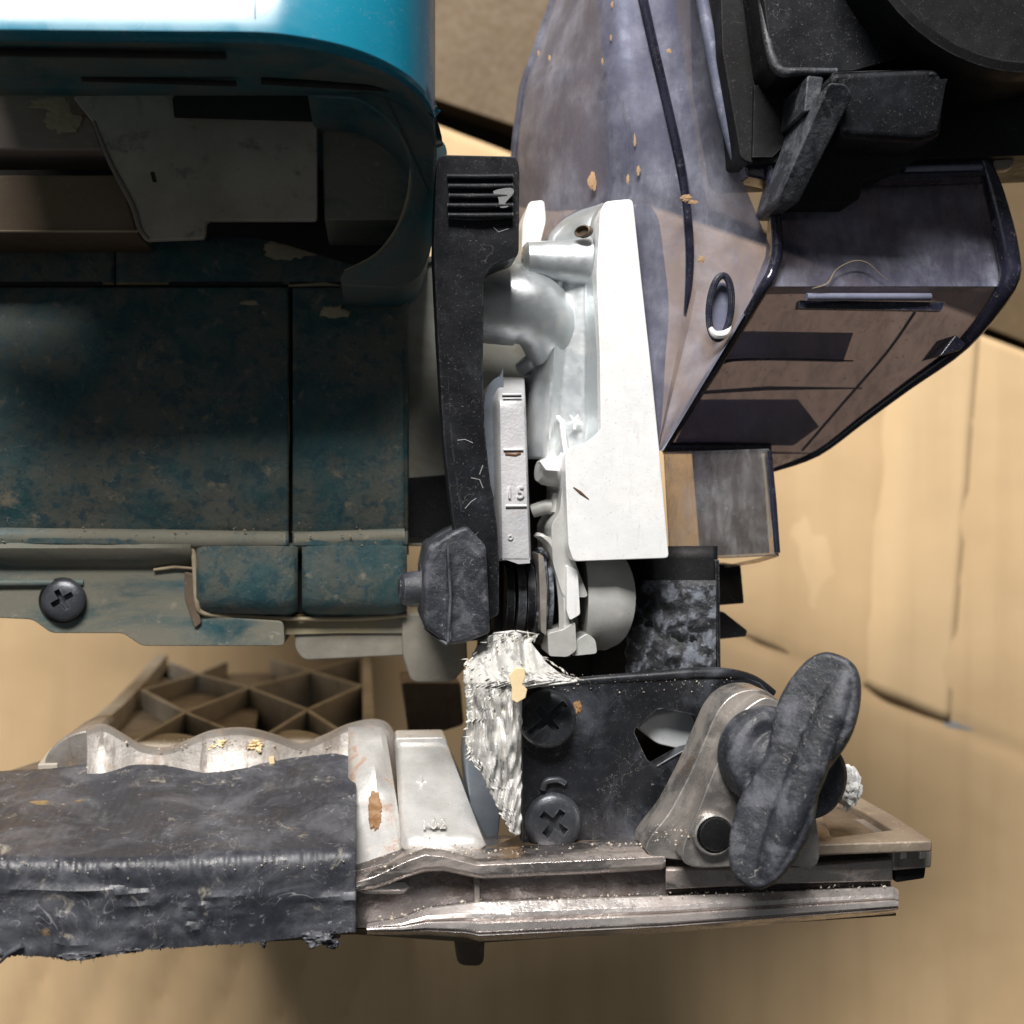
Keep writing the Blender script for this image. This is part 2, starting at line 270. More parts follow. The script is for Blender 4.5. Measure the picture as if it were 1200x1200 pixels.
# ------------------------------------------------------------ mesh helpers
BASE = Vector((-150, -380, -1390))
root = bpy.data.objects.new('circular_saw', None); col.objects.link(root)
RY = Matrix.Rotation(A, 3, 'Y')
root.location = (RY @ BASE + Vector((0, 0, GZ))) * S
root.rotation_euler = (0, A, 0)
root.empty_display_size = 0.05
root['label'] = 'dusty teal circular saw with black lever and tape-wrapped base plate, standing on cardboard'
root['category'] = 'circular saw'

def finish(name, verts, faces, m, parent=root, bevel=0, seg=3, ang=35, smooth=True, label=None, subsurf=0, weld=False):
    me = bpy.data.meshes.new(name)
    me.from_pydata([tuple(v * S) for v in verts], [], faces)
    bm = bmesh.new(); bm.from_mesh(me)
    if weld: bmesh.ops.remove_doubles(bm, verts=bm.verts, dist=0.05 * S)
    bmesh.ops.recalc_face_normals(bm, faces=bm.faces)
    bm.to_mesh(me); bm.free()
    me.materials.append(m)
    if smooth: me.shade_smooth(); me.set_sharp_from_angle(angle=R(ang if not bevel else 180))
    o = bpy.data.objects.new(name, me); col.objects.link(o)
    if parent is not None:
        o.parent = parent
        if parent is root: o.location = -BASE * S
    if bevel:
        b = o.modifiers.new('bevel', 'BEVEL'); b.width = bevel * S; b.segments = seg; b.limit_method = 'ANGLE'; b.angle_limit = R(28)
        b.use_clamp_overlap = True
        wn = o.modifiers.new('wn', 'WEIGHTED_NORMAL'); wn.keep_sharp = True
    if subsurf:
        b = o.modifiers.new('sub', 'SUBSURF'); b.levels = subsurf; b.render_levels = subsurf
    if label: o['label'] = label
    return o

def smooth(pts, n=5, closed=True):
    out = []; N = len(pts)
    rng = range(N) if closed else range(N - 1)
    for i in rng:
        if closed: p = [pts[(i + k) % N] for k in (-1, 0, 1, 2)]
        else: p = [pts[max(0, min(N - 1, i + k))] for k in (-1, 0, 1, 2)]
        for k in range(n):
            t = k / n
            out.append(tuple(0.5 * (2 * p[1][j] + (p[2][j] - p[0][j]) * t + (2 * p[0][j] - 5 * p[1][j] + 4 * p[2][j] - p[3][j]) * t * t + (3 * p[1][j] - p[0][j] - 3 * p[2][j] + p[3][j]) * t ** 3) for j in range(len(p[1]))))
    if not closed: out.append(tuple(pts[-1]))
    return out
def rnd(pts, r=8, n=4):
    """round the corners of a polygon"""
    out = []; N = len(pts)
    for i in range(N):
        p = Vector(pts[i][:2]); a = Vector(pts[i - 1][:2]); b = Vector(pts[(i + 1) % N][:2])
        ra = min(r, (a - p).length * 0.45); rb = min(r, (b - p).length * 0.45)
        A0 = p + (a - p).normalized() * ra; B0 = p + (b - p).normalized() * rb
        for k in range(n + 1):
            t = k / n
            q = A0 * (1 - t) ** 2 + p * 2 * t * (1 - t) + B0 * t * t
            out.append((q.x, q.y))
    return out

def solid(loops3, ext, **kw):
    """prism: outer loop + hole loops (3-D, planar or nearly), swept by the vector ext"""
    verts = []; faces = []; idx = []
    for lp in loops3:
        idx.append((len(verts), len(lp))); verts += list(lp)
    n = len(verts); verts += [v + (ext(v) if callable(ext) else ext) for v in verts]
    tris = tessellate_polygon([[Vector(v) for v in lp] for lp in loops3])
    if len(loops3) == 1:
        faces.append(tuple(range(n))); faces.append(tuple(reversed(range(n, 2 * n))))
    else:
        for t in tris: faces.append(tuple(t)); faces.append(tuple(n + q for q in reversed(t)))
    for s0, m in idx:
        for i in range(m):
            j = (i + 1) % m
            faces.append((s0 + i, s0 + j, n + s0 + j, n + s0 + i))
    return finish(kw.pop('name'), verts, faces, kw.pop('m'), **kw)

def prism(name, outline, d0, d1, m, holes=(), **kw):
    df = d0 if callable(d0) else (lambda x, y: d0)
    loops = [[L(x, y, df(x, y)) for x, y in lp] for lp in [outline] + list(holes)]
    return solid(loops, (lambda v: Vector((0, 0, -d1 - v.z))), name=name, m=m, **kw)

def slab(name, outline_xz, Y0, Y1, m, holes=(), **kw):
    loops = [[Vector((x, Y0, z)) for x, z in lp] for lp in [outline_xz] + list(holes)]
    return solid(loops, Vector((0, Y1 - Y0, 0)), name=name, m=m, **kw)

def loft(name, rows, m, closed=False, cap=False, thick=0, **kw):
    verts = []; faces = []; n = len(rows[0])
    for r in rows: verts += [L(*p) if not isinstance(p, Vector) else p for p in r]
    for i in range(len(rows) - 1):
        for j in range(n if closed else n - 1):
            k = (j + 1) % n
            faces.append((i * n + j, i * n + k, (i + 1) * n + k, (i + 1) * n + j))
    if cap:
        faces.append(tuple(reversed(range(n)))); faces.append(tuple(range((len(rows) - 1) * n, len(rows) * n)))
    o = finish(name, verts, faces, m, **kw)
    if thick:
        s = o.modifiers.new('solid', 'SOLIDIFY'); s.thickness = thick * S; s.offset = -1
    return o

def lathe(name, p0, axis, prof, m, seg=40, sx=1.0, **kw):
    """profile of (height along axis, radius) around an axis from p0"""
    ax = Vector(axis).normalized(); q = ax.to_track_quat('Z', 'Y')
    rows = []
    for h, r in prof:
        rows.append([p0 + q @ Vector((math.cos(a) * r * sx, math.sin(a) * r, h)) for a in [2 * math.pi * k / seg for k in range(seg)]])
    return loft(name, rows, m, closed=True, cap=True, **kw)

def rod(name, pts, r, m, seg=12, **kw):
    """round bar through 3-D points"""
    if len(pts) >= 4 and not isinstance(pts[0], Vector):
        r0 = list(r) if isinstance(r, (list, tuple)) else [r] * len(pts)
        z = smooth([tuple(p_) + (0,) * (3 - len(p_)) + (r_,) for p_, r_ in zip(pts, r0)], 4, closed=False)
        pts = [p_[:3] for p_ in z]; r = [p_[3] for p_ in z]
    P = [L(*p) if not isinstance(p, Vector) else p for p in pts]
    rows = []; rr = r if isinstance(r, (list, tuple)) else [r] * len(P)
    for i, p in enumerate(P):
        t = (P[min(i + 1, len(P) - 1)] - P[max(i - 1, 0)]).normalized()
        up = Vector((0, 0, 1)) if abs(t.z) < 0.9 else Vector((0, 1, 0))
        a = t.cross(up).normalized(); b = t.cross(a).normalized()
        rows.append([p + (a * math.cos(q) + b * math.sin(q)) * rr[i] for q in [2 * math.pi * k / seg for k in range(seg)]])
    return loft(name, rows, m, closed=True, cap=True, **kw)

def fbm(x, y, z=0.0, sc=0.02):
    return noise.fractal(Vector((x * sc, y * sc, z * sc)), 0.7, 2.0, 4)

def baked(o):
    """apply the modifiers of o"""
    dg = bpy.context.evaluated_depsgraph_get()
    me = bpy.data.meshes.new_from_object(o.evaluated_get(dg))
    o.modifiers.clear(); o.data = me
    return o

def text(name, s, px, py, d, size, m, parent, ext=1.5, rot=0.0, sx=1.0):
    c = bpy.data.curves.new(name, 'FONT'); c.body = s; c.size = size * S; c.extrude = ext * S; c.bevel_depth = 0.5 * S
    c.align_x = 'CENTER'; c.align_y = 'CENTER'
    t = bpy.data.objects.new('tmp', c); col.objects.link(t)
    dg = bpy.context.evaluated_depsgraph_get(); me = bpy.data.meshes.new_from_object(t.evaluated_get(dg))
    bpy.data.objects.remove(t)
    o = bpy.data.objects.new(name, me); col.objects.link(o); me.materials.clear(); me.materials.append(m)
    p = L(px, py, d) * S
    for v in me.vertices:
        q = Matrix.Rotation(rot, 3, 'Z') @ Vector((v.co.x * sx, v.co.y, v.co.z)); v.co = q + p
    o.parent = parent
    if parent is root: o.location = -BASE * S
    return o

#==PARTS==
# ------------------------------------------------------------ the ground: floor and cardboard
def ground_obj(name, loops, h0, h1, m, parent=None, bevel=0, sub=None):
    """flat sheet lying on the ground between heights h0 and h1 (outline in picture units)"""
    verts = []; n = len(loops)
    top = [G(x, y, h1) + Vector((0, 0, GZ)) for x, y in loops]
    bot = [Vector((v.x, v.y, h0)) for v in top]
    f = [tuple(range(n)), tuple(reversed(range(n, 2 * n)))] + [(i, n + i, n + (i + 1) % n, (i + 1) % n) for i in range(n)]
    return finish(name, top + bot, f, m, parent=parent, bevel=bevel)
def plate(name, x0, y0, x1, y1, z, m):
    o = finish(name, [Vector(p) for p in ((x0, y0, z), (x1, y0, z), (x1, y1, z), (x0, y1, z))], [(0, 1, 2, 3)], m, parent=None)
    o['kind'] = 'structure'; return o
plate('ground', -60000, -60000, 60000, 60000, -150, gap_shade_mat)  # ground coloured near-black as the shaded gap beyond the cardboard edge
fl = ground_obj('floor', [(-2500, -2200), (3400, -2200), (3400, 640), (1245, 418), (1110, 366), (640, 160), (515, 118), (300, 44), (-2500, -700)], -140, -45, floor_mat, bevel=4)
fl['kind'] = 'structure'

# cardboard: the base sheet with shallow flute ridges
def edge_y(x):
    return 150 + (x - 515) * 0.385
def sheet_h(x, y):
    # slanting soft flutes, strongest low on the left, and the score line across
    s = (x + (y - 1000) * (-0.20)) / 78.0
    amp = (10.0 if x > 480 else 24.0) * (0.2 + 0.8 * max(0, min(1, (y - 850) / 250)))
    if x < 480:
        s = (x + (y - 1100) * 0.42) / 74.0; 
    h = amp * (abs(math.sin(s * math.pi)) ** 0.6) + 6 * fbm(x, y, 0, 0.004)
    ys = 745 + (x - 865) * 0.42
    dy = y - ys
    if x > 300: h -= 8 * math.exp(-(dy / 8.0) ** 2)
    return h
rows = []
ys = [0.0]
N = 150
xs = [-700 + i * (2900 / 230) for i in range(231)]
for j in range(N + 1):
    r = []
    for x in xs:
        top = edge_y(x); y = top + (1900 - top) * (j / N) ** 1.0
        q = G(x, y, 0); q.z = sheet_h(x, y); r.append(q)
    rows.append(r)
cs = loft('cardboard_sheet', rows, card, parent=None, thick=-14)
cs['label'] = 'large sheet of plain brown cardboard lying flat under the saw'; cs['category'] = 'cardboard'
# two flaps over it on the right, with a narrow gap that shows grey packing tape
def flap(name, outline, hf, m, label):
    # grid in (s,t) over a quad outline: TL, TR, BR, BL
    tl, tr, br, bl = [Vector(p) for p in outline]
    rows = []
    for j in range(41):
        t = j / 40; r = []
        a = tl.lerp(bl, t); b = tr.lerp(br, t)
        for i in range(41):
            p = a.lerp(b, i / 40); q = G(p.x, p.y, 0); q.z = hf(p.x, p.y, i / 40, t); r.append(q)
        rows.append(r)
    o = loft(name, rows, m, parent=None, thick=-3)
    o['label'] = label; o['category'] = 'cardboard'
    return o
def hA(x, y, s, t):
    k = 0.60; return 9 + 4 * fbm(x, y, 0, 0.006) + 22 * min(1, max(0, (s - 0.76) / 0.05)) - 16 * max(0, (s - 0.83) / 0.17)
flap('cardboard_flap', [(700, 222), (1146, 376), (1110, 844), (700, 672)], hA, card_pale, 'creased cardboard flap with a pale raised fold, right of the dust guard')
def hB(x, y, s, t): return 9 + 4 * fbm(x, y, 0, 0.005)
flap('cardboard_flap', [(1153, 434), (1330, 470), (1330, 925), (1139, 854)], hB, card_pale, 'plain cardboard flap at the far right edge beyond the grey tape strip')
g = ground_obj('packing_tape_strip', [(1140, 400), (1165, 420), (1156, 620), (1142, 856), (1106, 852), (1130, 620)], 0, 12, grey_tape_mat)
g['label'] = 'narrow strip of grey packing tape showing in the gap between two cardboard flaps'; g['category'] = 'packing tape'
for i, (x0, y0, x1, y1, wd) in enumerate([(1000, 905, 1004, 1300, 9)]):
    g = ground_obj('tape_scrap', [(x0, y0), (x0 + wd, y0), (x1 - 12 + wd, y1), (x1 - 12, y1)], 0, 14, grey_tape_mat)
    g['label'] = 'thin pale grey tape line on the cardboard below the wing knob'; g['category'] = 'packing tape'

def lump(name, px, py, d, r, m, parent, sx=1, sy=1, seed=0, rough=0.4, sz=1):
    bm = bmesh.new(); bmesh.ops.create_icosphere(bm, subdivisions=4, radius=1)
    c = L(px, py, d)
    vs = []
    for v in bm.verts:
        k = 1 + rough * noise.fractal(v.co * 1.7 + Vector((seed, 0, 0)), 0.6, 2.2, 4)
        vs.append(c + Vector((v.co.x * sx, v.co.y * sy, v.co.z * sz)) * r * k)
    fs = [tuple(q.index for q in f.verts) for f in bm.faces]; bm.free()
    return finish(name, vs, fs, m, parent=parent)

def patch(name, px, py, d, rx, ry, m, parent, seed=0, h=3, rough=0.32, slope=0.0):
    """thin irregular crust of dirt lying on a surface that faces the camera"""
    rings = 9; seg = 56; vs = [L(px, py, d - h)]; fs = []
    for i in range(1, rings + 1):
        for k in range(seg):
            a = 2 * math.pi * k / seg
            e = 1 + rough * noise.fractal(Vector((math.cos(a) * 1.6 + seed, math.sin(a) * 1.6, 0)), 0.6, 2.1, 5)
            s = i / rings; x = px + math.cos(a) * rx * e * s; y = py + math.sin(a) * ry * e * s
            vs.append(L(x, y, d + slope * (y - py) - h * (1 - s ** 3) * (0.8 + 0.5 * noise.noise(Vector((x * .15, y * .15, seed)))) + (3 if i == rings else 0)))
    for k in range(seg): fs.append((0, 1 + k, 1 + (k + 1) % seg))
    for i in range(rings - 1):
        for k in range(seg):
            a = 1 + i * seg; b = a + seg; fs.append((a + k, b + k, b + (k + 1) % seg, a + (k + 1) % seg))
    return finish(name, vs, fs, m, parent=parent)

# ------------------------------------------------------------ base plate
def LXZ(x, y, Y0): 
    p = LY(x, y, Y0); return (p.x, p.z)
YB = -474
left_edge = [LXZ(52, 905, -345), LXZ(60, 885, -345), LXZ(110, 846, -345), LXZ(162, 798, -345), LXZ(190, 766, -345)]
le = [(-760, -60), (-745, -420)] + left_edge[2:]
bp = slab('base_plate', [(-770, -40), (-760, -330)] + left_edge[1:] + [(left_edge[-1][0], -1385), (-380, -1385), (-380, -1000), (-330, -330), (-200, -120), (-200, -40)],
          YB, YB - 32, plate_dark, bevel=2)
bp['label'] = 'nickel plated base plate with ribbed top, dirty and stained'
slab('lattice_floor', [(-730, -330)] + left_edge[2:] + [(left_edge[-1][0], -1380), (-390, -1380), (-390, -1000), (-340, -330)], -380, -386, mat('stained_lattice_floor', (0.20, 0.16, 0.12), (0.28, 0.24, 0.19), 0.5, 0.7, metal=0.2, layers=(((0.09, 0.06, 0.04), 0.012, 0.42, 0.62, 0.7, 0.7),), bump=0.4), parent=bp, bevel=2)
slab('plate_floor', [(-50, -40), (40, -130), (40, -900), (470, -900), (505, -620), (520, -40)], -412, -440, plate_dark, parent=bp, bevel=2)
# front rail: groove face, upper bar, lower bar
def bar(name, stations, m, parent=bp, sub=6, **kw):
    """stations: (x, [(y, d), ...]) closed cross sections"""
    rows = []
    for i in range(len(stations) - 1):
        (x0, a), (x1, b) = stations[i], stations[i + 1]
        for k in range(sub):
            t = k / sub; rows.append([(x0 + (x1 - x0) * t, p[0] + (q[0] - p[0]) * t, p[1] + (q[1] - p[1]) * t) for p, q in zip(a, b)])
    x, a = stations[-1]; rows.append([(x, p[0], p[1]) for p in a])
    return loft(name, rows, m, closed=True, cap=True, parent=parent, **kw)
def core(yt, yb): return [(yt, 26), (yb, 26), (yb, 150), (yt - 26, 150)]
bar('front_face', [(-80, core(1030, 1100)), (400, core(1025, 1088)), (470, core(1006, 1088)), (560, core(1006, 1094)), (780, core(996, 1082)), (1044, core(1012, 1060))], recess, bevel=1.5)
def ub(yt, yb, yk): return [(yk, 110), (yt - 3, 12), (yt, 7), (yt + 5, 1), (yt + 8, 1), (yb - 6, 0), (yb - 2, 2), (yb, 6), (yb, 60)]
bar('upper_rail', [(405, ub(1033, 1048, 1022)), (440, ub(1022, 1042, 1009)), (478, ub(1004, 1028, 990)), (498, ub(997, 1022, 984)), (520, ub(999, 1021, 983)), (558, ub(1009, 1029, 984)), (566, ub(1009, 1030, 984)), (680, ub(1004, 1025, 979)), (776, ub(999, 1019, 974)), (780, ub(1000, 1015, 976))], chrome_dark, bevel=1.2)
def lb(yt, yb): h = yb - yt; return [(yt, 24), (yt + 1.5, 9), (yt + h * .32, -1), (yt + h * .46, -3), (yt + h * .54, 1), (yt + h * .60, -5), (yt + h * .80, -6), (yt + h * .86, 0), (yt + h * .92, -3), (yb, 3), (yb + 4, 30)]
bar('lower_rail', [(430, lb(1082, 1092)), (470, lb(1076, 1093)), (500, lb(1064, 1093)), (545, lb(1058, 1096)), (562, lb(1056, 1100)), (780, lb(1049, 1089)), (1046, lb(1038, 1068)), (1053, lb(1043, 1066))], chrome, bevel=0.8)
bar('underside_lip', [(-60, [(1100, 20), (1106, 26), (1103, 160), (1095, 160)]), (415, [(1089, 20), (1095, 26), (1092, 160), (1085, 160)]), (562, [(1098, 20), (1105, 26), (1100, 160), (1090, 160)]), (1050, [(1064, 18), (1073, 26), (1066, 160), (1055, 160)])], brownp)
bar('step_rail', [(780, [(994, 70), (1016, 12), (1020, 8), (1042, 8), (1044, 30), (1000, 70)]), (900, [(993, 70), (1015, 12), (1019, 8), (1036, 8), (1040, 30), (998, 70)]), (1046, [(987, 70), (1004, 12), (1008, 8), (1032, 8), (1034, 30), (990, 70)])], chrome_dark, bevel=1.5)
prism('rail_joint', [(556, 1026), (562, 1026), (563, 1064), (556, 1064)], 16, 40, scallop_mat, parent=bp, bevel=1.5)
# the corner block on the right and the raised frame with its dark pocket
prism('corner_block', [(1046, 990), (1090, 986), (1093, 1000), (1092, 1017), (1047, 1021)], 6, 120, scallop_mat, parent=bp, bevel=3)
prism('corner_foot', [(1048, 1020), (1086, 1016), (1084, 1030), (1050, 1035)], 18, 110, black_deep, parent=bp, bevel=3)
for x in (1056, 1078): prism('notch_peg', [(x, 994), (x + 7, 993), (x + 7, 1006), (x, 1007)], 1, 12, chrome, parent=bp, bevel=1)
fr = [LXZ(x, y, -398) for x, y in [(870, 992), (1093, 985), (1050, 957), (1000, 929), (978, 916), (880, 912)]]
hole = [LXZ(x, y, -398) for x, y in [(975, 981), (1046, 972), (1012, 951), (982, 937), (958, 941)]]
slab('corner_frame', fr, -398, -412, plate_top, holes=[hole], parent=bp, bevel=3)
slab('pocket_floor', [LXZ(x, y, -398) for x, y in [(940, 990), (1060, 980), (1012, 946), (950, 930)]], -409, -414, plate_dark, parent=bp)
# tab under the plate
prism('plate_tab', rnd([(530, 1085), (569, 1085), (567, 1133), (536, 1132)], 10), 120, 150, plate_dark, parent=bp, bevel=3)

# lattice of ribs
def rib(p, q, Yt=-345, Yb=YB, th=9, name='lattice_rib', m=rib_mat, Yt2=None):
    a = LY(*p, Yt); b = LY(*q, Yt if Yt2 is None else Yt2)
    n = Vector((b.x - a.x, 0, b.z - a.z)).normalized().cross(Vector((0, 1, 0))) * th / 2
    v = [a - n, a + n, b + n, b - n]
    lo = [Vector((p_.x, Yb, p_.z)) for p_ in v]
    return finish(name, v + lo, [(0, 1, 2, 3), (7, 6, 5, 4), (0, 4, 5, 1), (1, 5, 6, 2), (2, 6, 7, 3), (3, 7, 4, 0)], m, parent=bp, bevel=2, seg=2)
nodes = dict(a=(200, 775), b=(232, 789), c=(167, 808), d=(217, 834), e=(292, 805), f=(360, 831), g=(364, 786), h=(423, 803), i=(318, 772), j=(420, 770), k=(300, 868), l=(408, 862), m=(150, 872), n=(265, 775), o=(425, 838))
for p, q in ['ab', 'be', 'bc', 'cd', 'de', 'ef', 'eg', 'gi', 'gh', 'hf', 'dk', 'fl', 'dm', 'fk', 'gj', 'bn']:
    rib(nodes[p], nodes[q])
rib((429, 768), (433, 858), th=20, name='plate_rib')
# outer rim on the left
rim = [(56, 895), (70, 876), (112, 846), (140, 822), (164, 797), (190, 767)]
for p, q in zip(rim[:-1], rim[1:]): rib(p, q, th=26, name='plate_rim')
# rounded end of the rim and the curved scoops behind it
prism('rim_end', smooth([(52, 905), (54, 886), (72, 866), (98, 856), (112, 862), (110, 900), (80, 925), (54, 930)], 4), 300, 420, scallop_mat, parent=bp, bevel=8)
def scoop(c, r, hgt, name='scoop'):
    rows = []
    for i in range(9):
        t = i / 8
        rows.append([(c[0] + (c[1] - c[0]) * s / 16, c[2] + hgt * math.sin(math.pi * s / 16) * (1 - t) + r * t, 300 + 360 * t) for s in range(17)])
    return loft(name, rows, scallop_mat, parent=bp, thick=5)
# scalloped wall behind the tape
crest = smooth([(104, 862), (120, 857), (140, 867), (165, 881), (196, 884), (224, 874), (250, 864), (285, 861), (318, 868), (352, 879), (382, 869), (408, 857), (436, 851), (452, 856), (459, 872)], 6, closed=False)
rows = []
for i, (x, y) in enumerate(crest):
    rows.append([(x, y + 3, 292), (x, y - 2, 284), (x, y, 274), (x, y + 4, 268), (x, y + 20, 262), (x, y + 60, 240), (x, y + 100, 200)])
loft('scalloped_wall', rows, scallop_mat, parent=bp, thick=-8)
# curved webs falling away behind each dip of the wall
for (x0, x1, yy, x2, x3, y2) in [(112, 250, 878, 150, 255, 822), (290, 410, 874, 300, 390, 826)]:
    rows = []
    for i in range(11):
        t = i / 10; r = []
        for k in range(15):
            s = k / 14; X = (x0 + (x1 - x0) * s) * (1 - t) + (x2 + (x3 - x2) * s) * t
            r.append((X, yy + 12 * math.sin(math.pi * s) - 26 * t * math.sin(math.pi * s), 285 + 240 * t))
        rows.append(r)
    loft('scoop_web', rows, rib_mat, parent=bp, thick=6)
# upright post and bright ramp right of the tape
rows = []
for i in range(13):
    t = i / 12; y = 852 + (1040 - 852) * t; d = 262 - 240 * t
    x0 = 408; x1 = 452 + 30 * t
    bmp = 7 * math.exp(-((t - 0.30) / 0.08) ** 2)
    rows.append([(x0, y, d + 4), (x0 + (x1 - x0) * .25, y - bmp, d - bmp), (x0 + (x1 - x0) * .6, y - bmp, d - bmp * 2 - 3), (x1 - 7, y, d - 4), (x1 - 1, y, d + 3), (x1 + 1, y + 4, d + 22), (x1 + 1, y + 10, d + 60)])
loft('rusty_post', rows, rusty_plate, parent=bp, thick=-10, label='bright rounded post of the base plate with an orange rust patch')
orm = mat('orange_rust', (0.20, 0.10, 0.045), (0.34, 0.21, 0.12), 0.35, bump=0.8, bscale=0.1, vscale=0.05)
patch('rust_patch', 439, 948, 134, 10, 26, orm, bp, 3, 3, 0.4, -1.28)
patch('rust_patch', 437, 902, 190, 9, 14, orm, bp, 13, 3, 0.5, -1.28)
ramp = loft('bright_ramp', [[(462 + 8 * t, 866 + 126 * t, 262 - 200 * t), (470 + 10 * t, 864 + 126 * t, 254 - 200 * t), (512 + 44 * t, 864 + 124 * t, 254 - 200 * t), (522 + 46 * t, 867 + 122 * t, 258 - 200 * t), (527 + 46 * t, 874 + 118 * t, 290 - 190 * t)] for t in [i / 10 for i in range(11)]], bright_plate, parent=bp, thick=-20)
prism('ramp_ledge', rnd([(463, 865), (522, 864), (528, 884), (502, 888), (498, 880), (466, 882)], 4), 244, 300, bright_plate, parent=bp, bevel=3)
mk = [((488, 915), (500, 915)), ((494, 909), (494, 922)), ((488, 922), (502, 922))]
for i, (a, b) in enumerate(mk): rod('cast_mark', [(a[0], a[1], 172 - i * 3), (b[0], b[1], 172 - i * 3)], 1.6, bright_plate, parent=ramp, seg=6)
t_ = text('cast_figure', '1·0·2', 508, 966, 76, 15, bright_plate, ramp, ext=2.5)
# blue grey spacer behind the torn tape
prism('spacer', smooth([(548, 888), (556, 872), (568, 876), (580, 915), (586, 950), (582, 985), (570, 990), (556, 960), (549, 925)], 4), 150, 260, steel_blue, bevel=5, label='blue grey curved metal piece behind the torn foil tape')

# ------------------------------------------------------------ cloth tape wrapped over the plate
def interp(tab, x):
    for (a, b), (c, d) in zip(tab[:-1], tab[1:]):
        if x <= c: return b + (d - b) * (x - a) / (c - a)
    return tab[-1][1]
topE = [(-80, 914), (0, 906), (60, 903), (110, 897), (150, 893), (190, 895), (240, 899), (290, 893), (312, 889), (350, 886), (395, 879), (418, 880)]
botE = [(-80, 1130), (0, 1117), (60, 1118), (90, 1124), (130, 1116), (200, 1108), (300, 1102), (360, 1094), (420, 1089)]
rows = []
NX = 260
for i in range(NX + 1):
    x = -80 + 497 * i / NX
    yt, yb = interp(topE, x), interp(botE, x)
    yb += 2.5 * noise.noise(Vector((x * 0.06, 3, 0))) + 1.6 * noise.noise(Vector((x * 0.5, 8, 0)))
    yt += 0.6 * noise.noise(Vector((x * 0.2, 5, 0)))
    yf = 1018 + 4 * math.sin(x * 0.012) - 0.012 * x
    r = []
    M = 58
    for j in range(M + 1):
        t = j / M
        if t < 0.58:
            q = t / 0.58; y = yt + (yf - 14 - yt) * q; d = 262 * (1 - q) + 6
        elif t < 0.70:
            q = (t - 0.58) / 0.12; a = q * math.pi / 2
            y = yf - 14 + 20 * (1 - math.cos(a)) * 0.9 + 6 * q; d = 6 - 18 * math.sin(a) + 4 * q
        else:
            q = (t - 0.70) / 0.30; y = yf + 10 + (yb - yf - 10) * q; d = -8 + 10 * q
        wr = 2.2 * fbm(x, y, 1, 0.012) + 0.8 * fbm(x * 0.6, y * 1.6, 7, 0.045)
        if t > 0.68: wr += 3.5 * max(0, fbm(x * 0.5, y * 3.0, 15, 0.022)) * min(1, (t - .68) / .1)
        if 0.52 < t < 0.72: wr += 0.7 * math.sin(x * 0.42 + 3 * noise.noise(Vector((x * .03, 0, 0)))) * math.exp(-((t - 0.63) / 0.05) ** 2)
        # folds
        wr += 5 * math.exp(-((y - 1046 - 0.03 * (x - 200)) / 5) ** 2) * (0.3 + 0.7 * max(0, math.sin(x * 0.019))) * (t > 0.6)
        wr += 3 * math.exp(-(math.hypot(x - 228, (y - 1072) * 1.2) - 17) ** 2 / 16)
        wr -= 3 * math.exp(-((y - (905 + (x - 314) * 1.6)) / 3) ** 2) * (312 < x < 345)
        dd = d - wr
        r.append((x + (0.9 * noise.noise(Vector((y * 0.3, 0, 4))) if i == NX else 0), y, dd))
    # tucked under
    r.append((x, yb - 4, 40))
    rows.append(r)
tp = loft('cloth_tape', rows, tape_mat, thick=3, label='dirty black cloth tape wrapped over the front edge of the base plate')
# frayed lumps along the lower edge of the tape
for x_, y_, r_, sx_, sy_, sd in [(372, 1098, 13, 1.4, 0.7, 3), (390, 1106, 6, 1.2, 0.8, 8), (309, 1103, 5, 0.6, 1.4, 5), (6, 1115, 10, 1.3, 0.5, 9), (96, 1117, 12, 2.2, 0.4, 12), (150, 1112, 8, 2.0, 0.5, 15)]:
    lump('frayed_lump', x_, y_, 2, r_, tape_mat, tp, sx_, sy_, sd, 0.45)
rod('frayed_thread', [(0, 1128, -4), (8, 1118, -6), (26, 1108, -8)], [1.5, 3, 3], tape_mat, parent=tp)
prism('paint_flake', [(315, 888), (321, 887), (322, 897), (316, 898)], 246, 252, cream, parent=tp)
for x, y, r, s in [(262, 866, 6, 1), (300, 868, 9, 2), (248, 870, 5, 3), (425, 893, 7, 7)]:
    lump('paint_flake', x, y + 5, 262, r, cream, bp, 1.3, 0.7, s, 0.9)

# ------------------------------------------------------------ torn foil tape
def torn(name, outline, dfun, m, n=48, parent=root, seed=0, amp=9, thick=2, **kw):
    xs_ = [p[0] for p in outline]; ys_ = [p[1] for p in outline]
    x0, x1, y0, y1 = min(xs_), max(xs_), min(ys_), max(ys_)
    def span(y):
        c = []
        for (ax, ay), (bx, by) in zip(outline, outline[1:] + outline[:1]):
            if (ay <= y < by) or (by <= y < ay): c.append(ax + (bx - ax) * (y - ay) / (by - ay))
        return (min(c), max(c)) if len(c) >= 2 else None
    rows = []
    for j in range(n * 2):
        y = y0 + 0.3 + (y1 - y0 - 0.6) * j / (n * 2 - 1); s = span(y)
        if not s: continue
        a, b = s; a += 3.2 * noise.noise(Vector((y * 0.25, seed, 0))) + 2.5 * noise.noise(Vector((y * 0.9, seed, 3)))
        r = []
        for i in range(n):
            x = a + (b - a) * i / (n - 1)
            xx = x + 10 * math.sin(y * 0.02); dd = dfun(x, y) - amp * abs(fbm(xx * 2.0, y * 0.28, seed, 0.022)) * 2.0 - amp * 0.5 * abs(noise.noise(Vector((xx * 0.16, y * 0.035, 3))))
            r.append((x, y, dd))
        rows.append(r)
    return loft(name, rows, m, parent=parent, thick=thick, **kw)
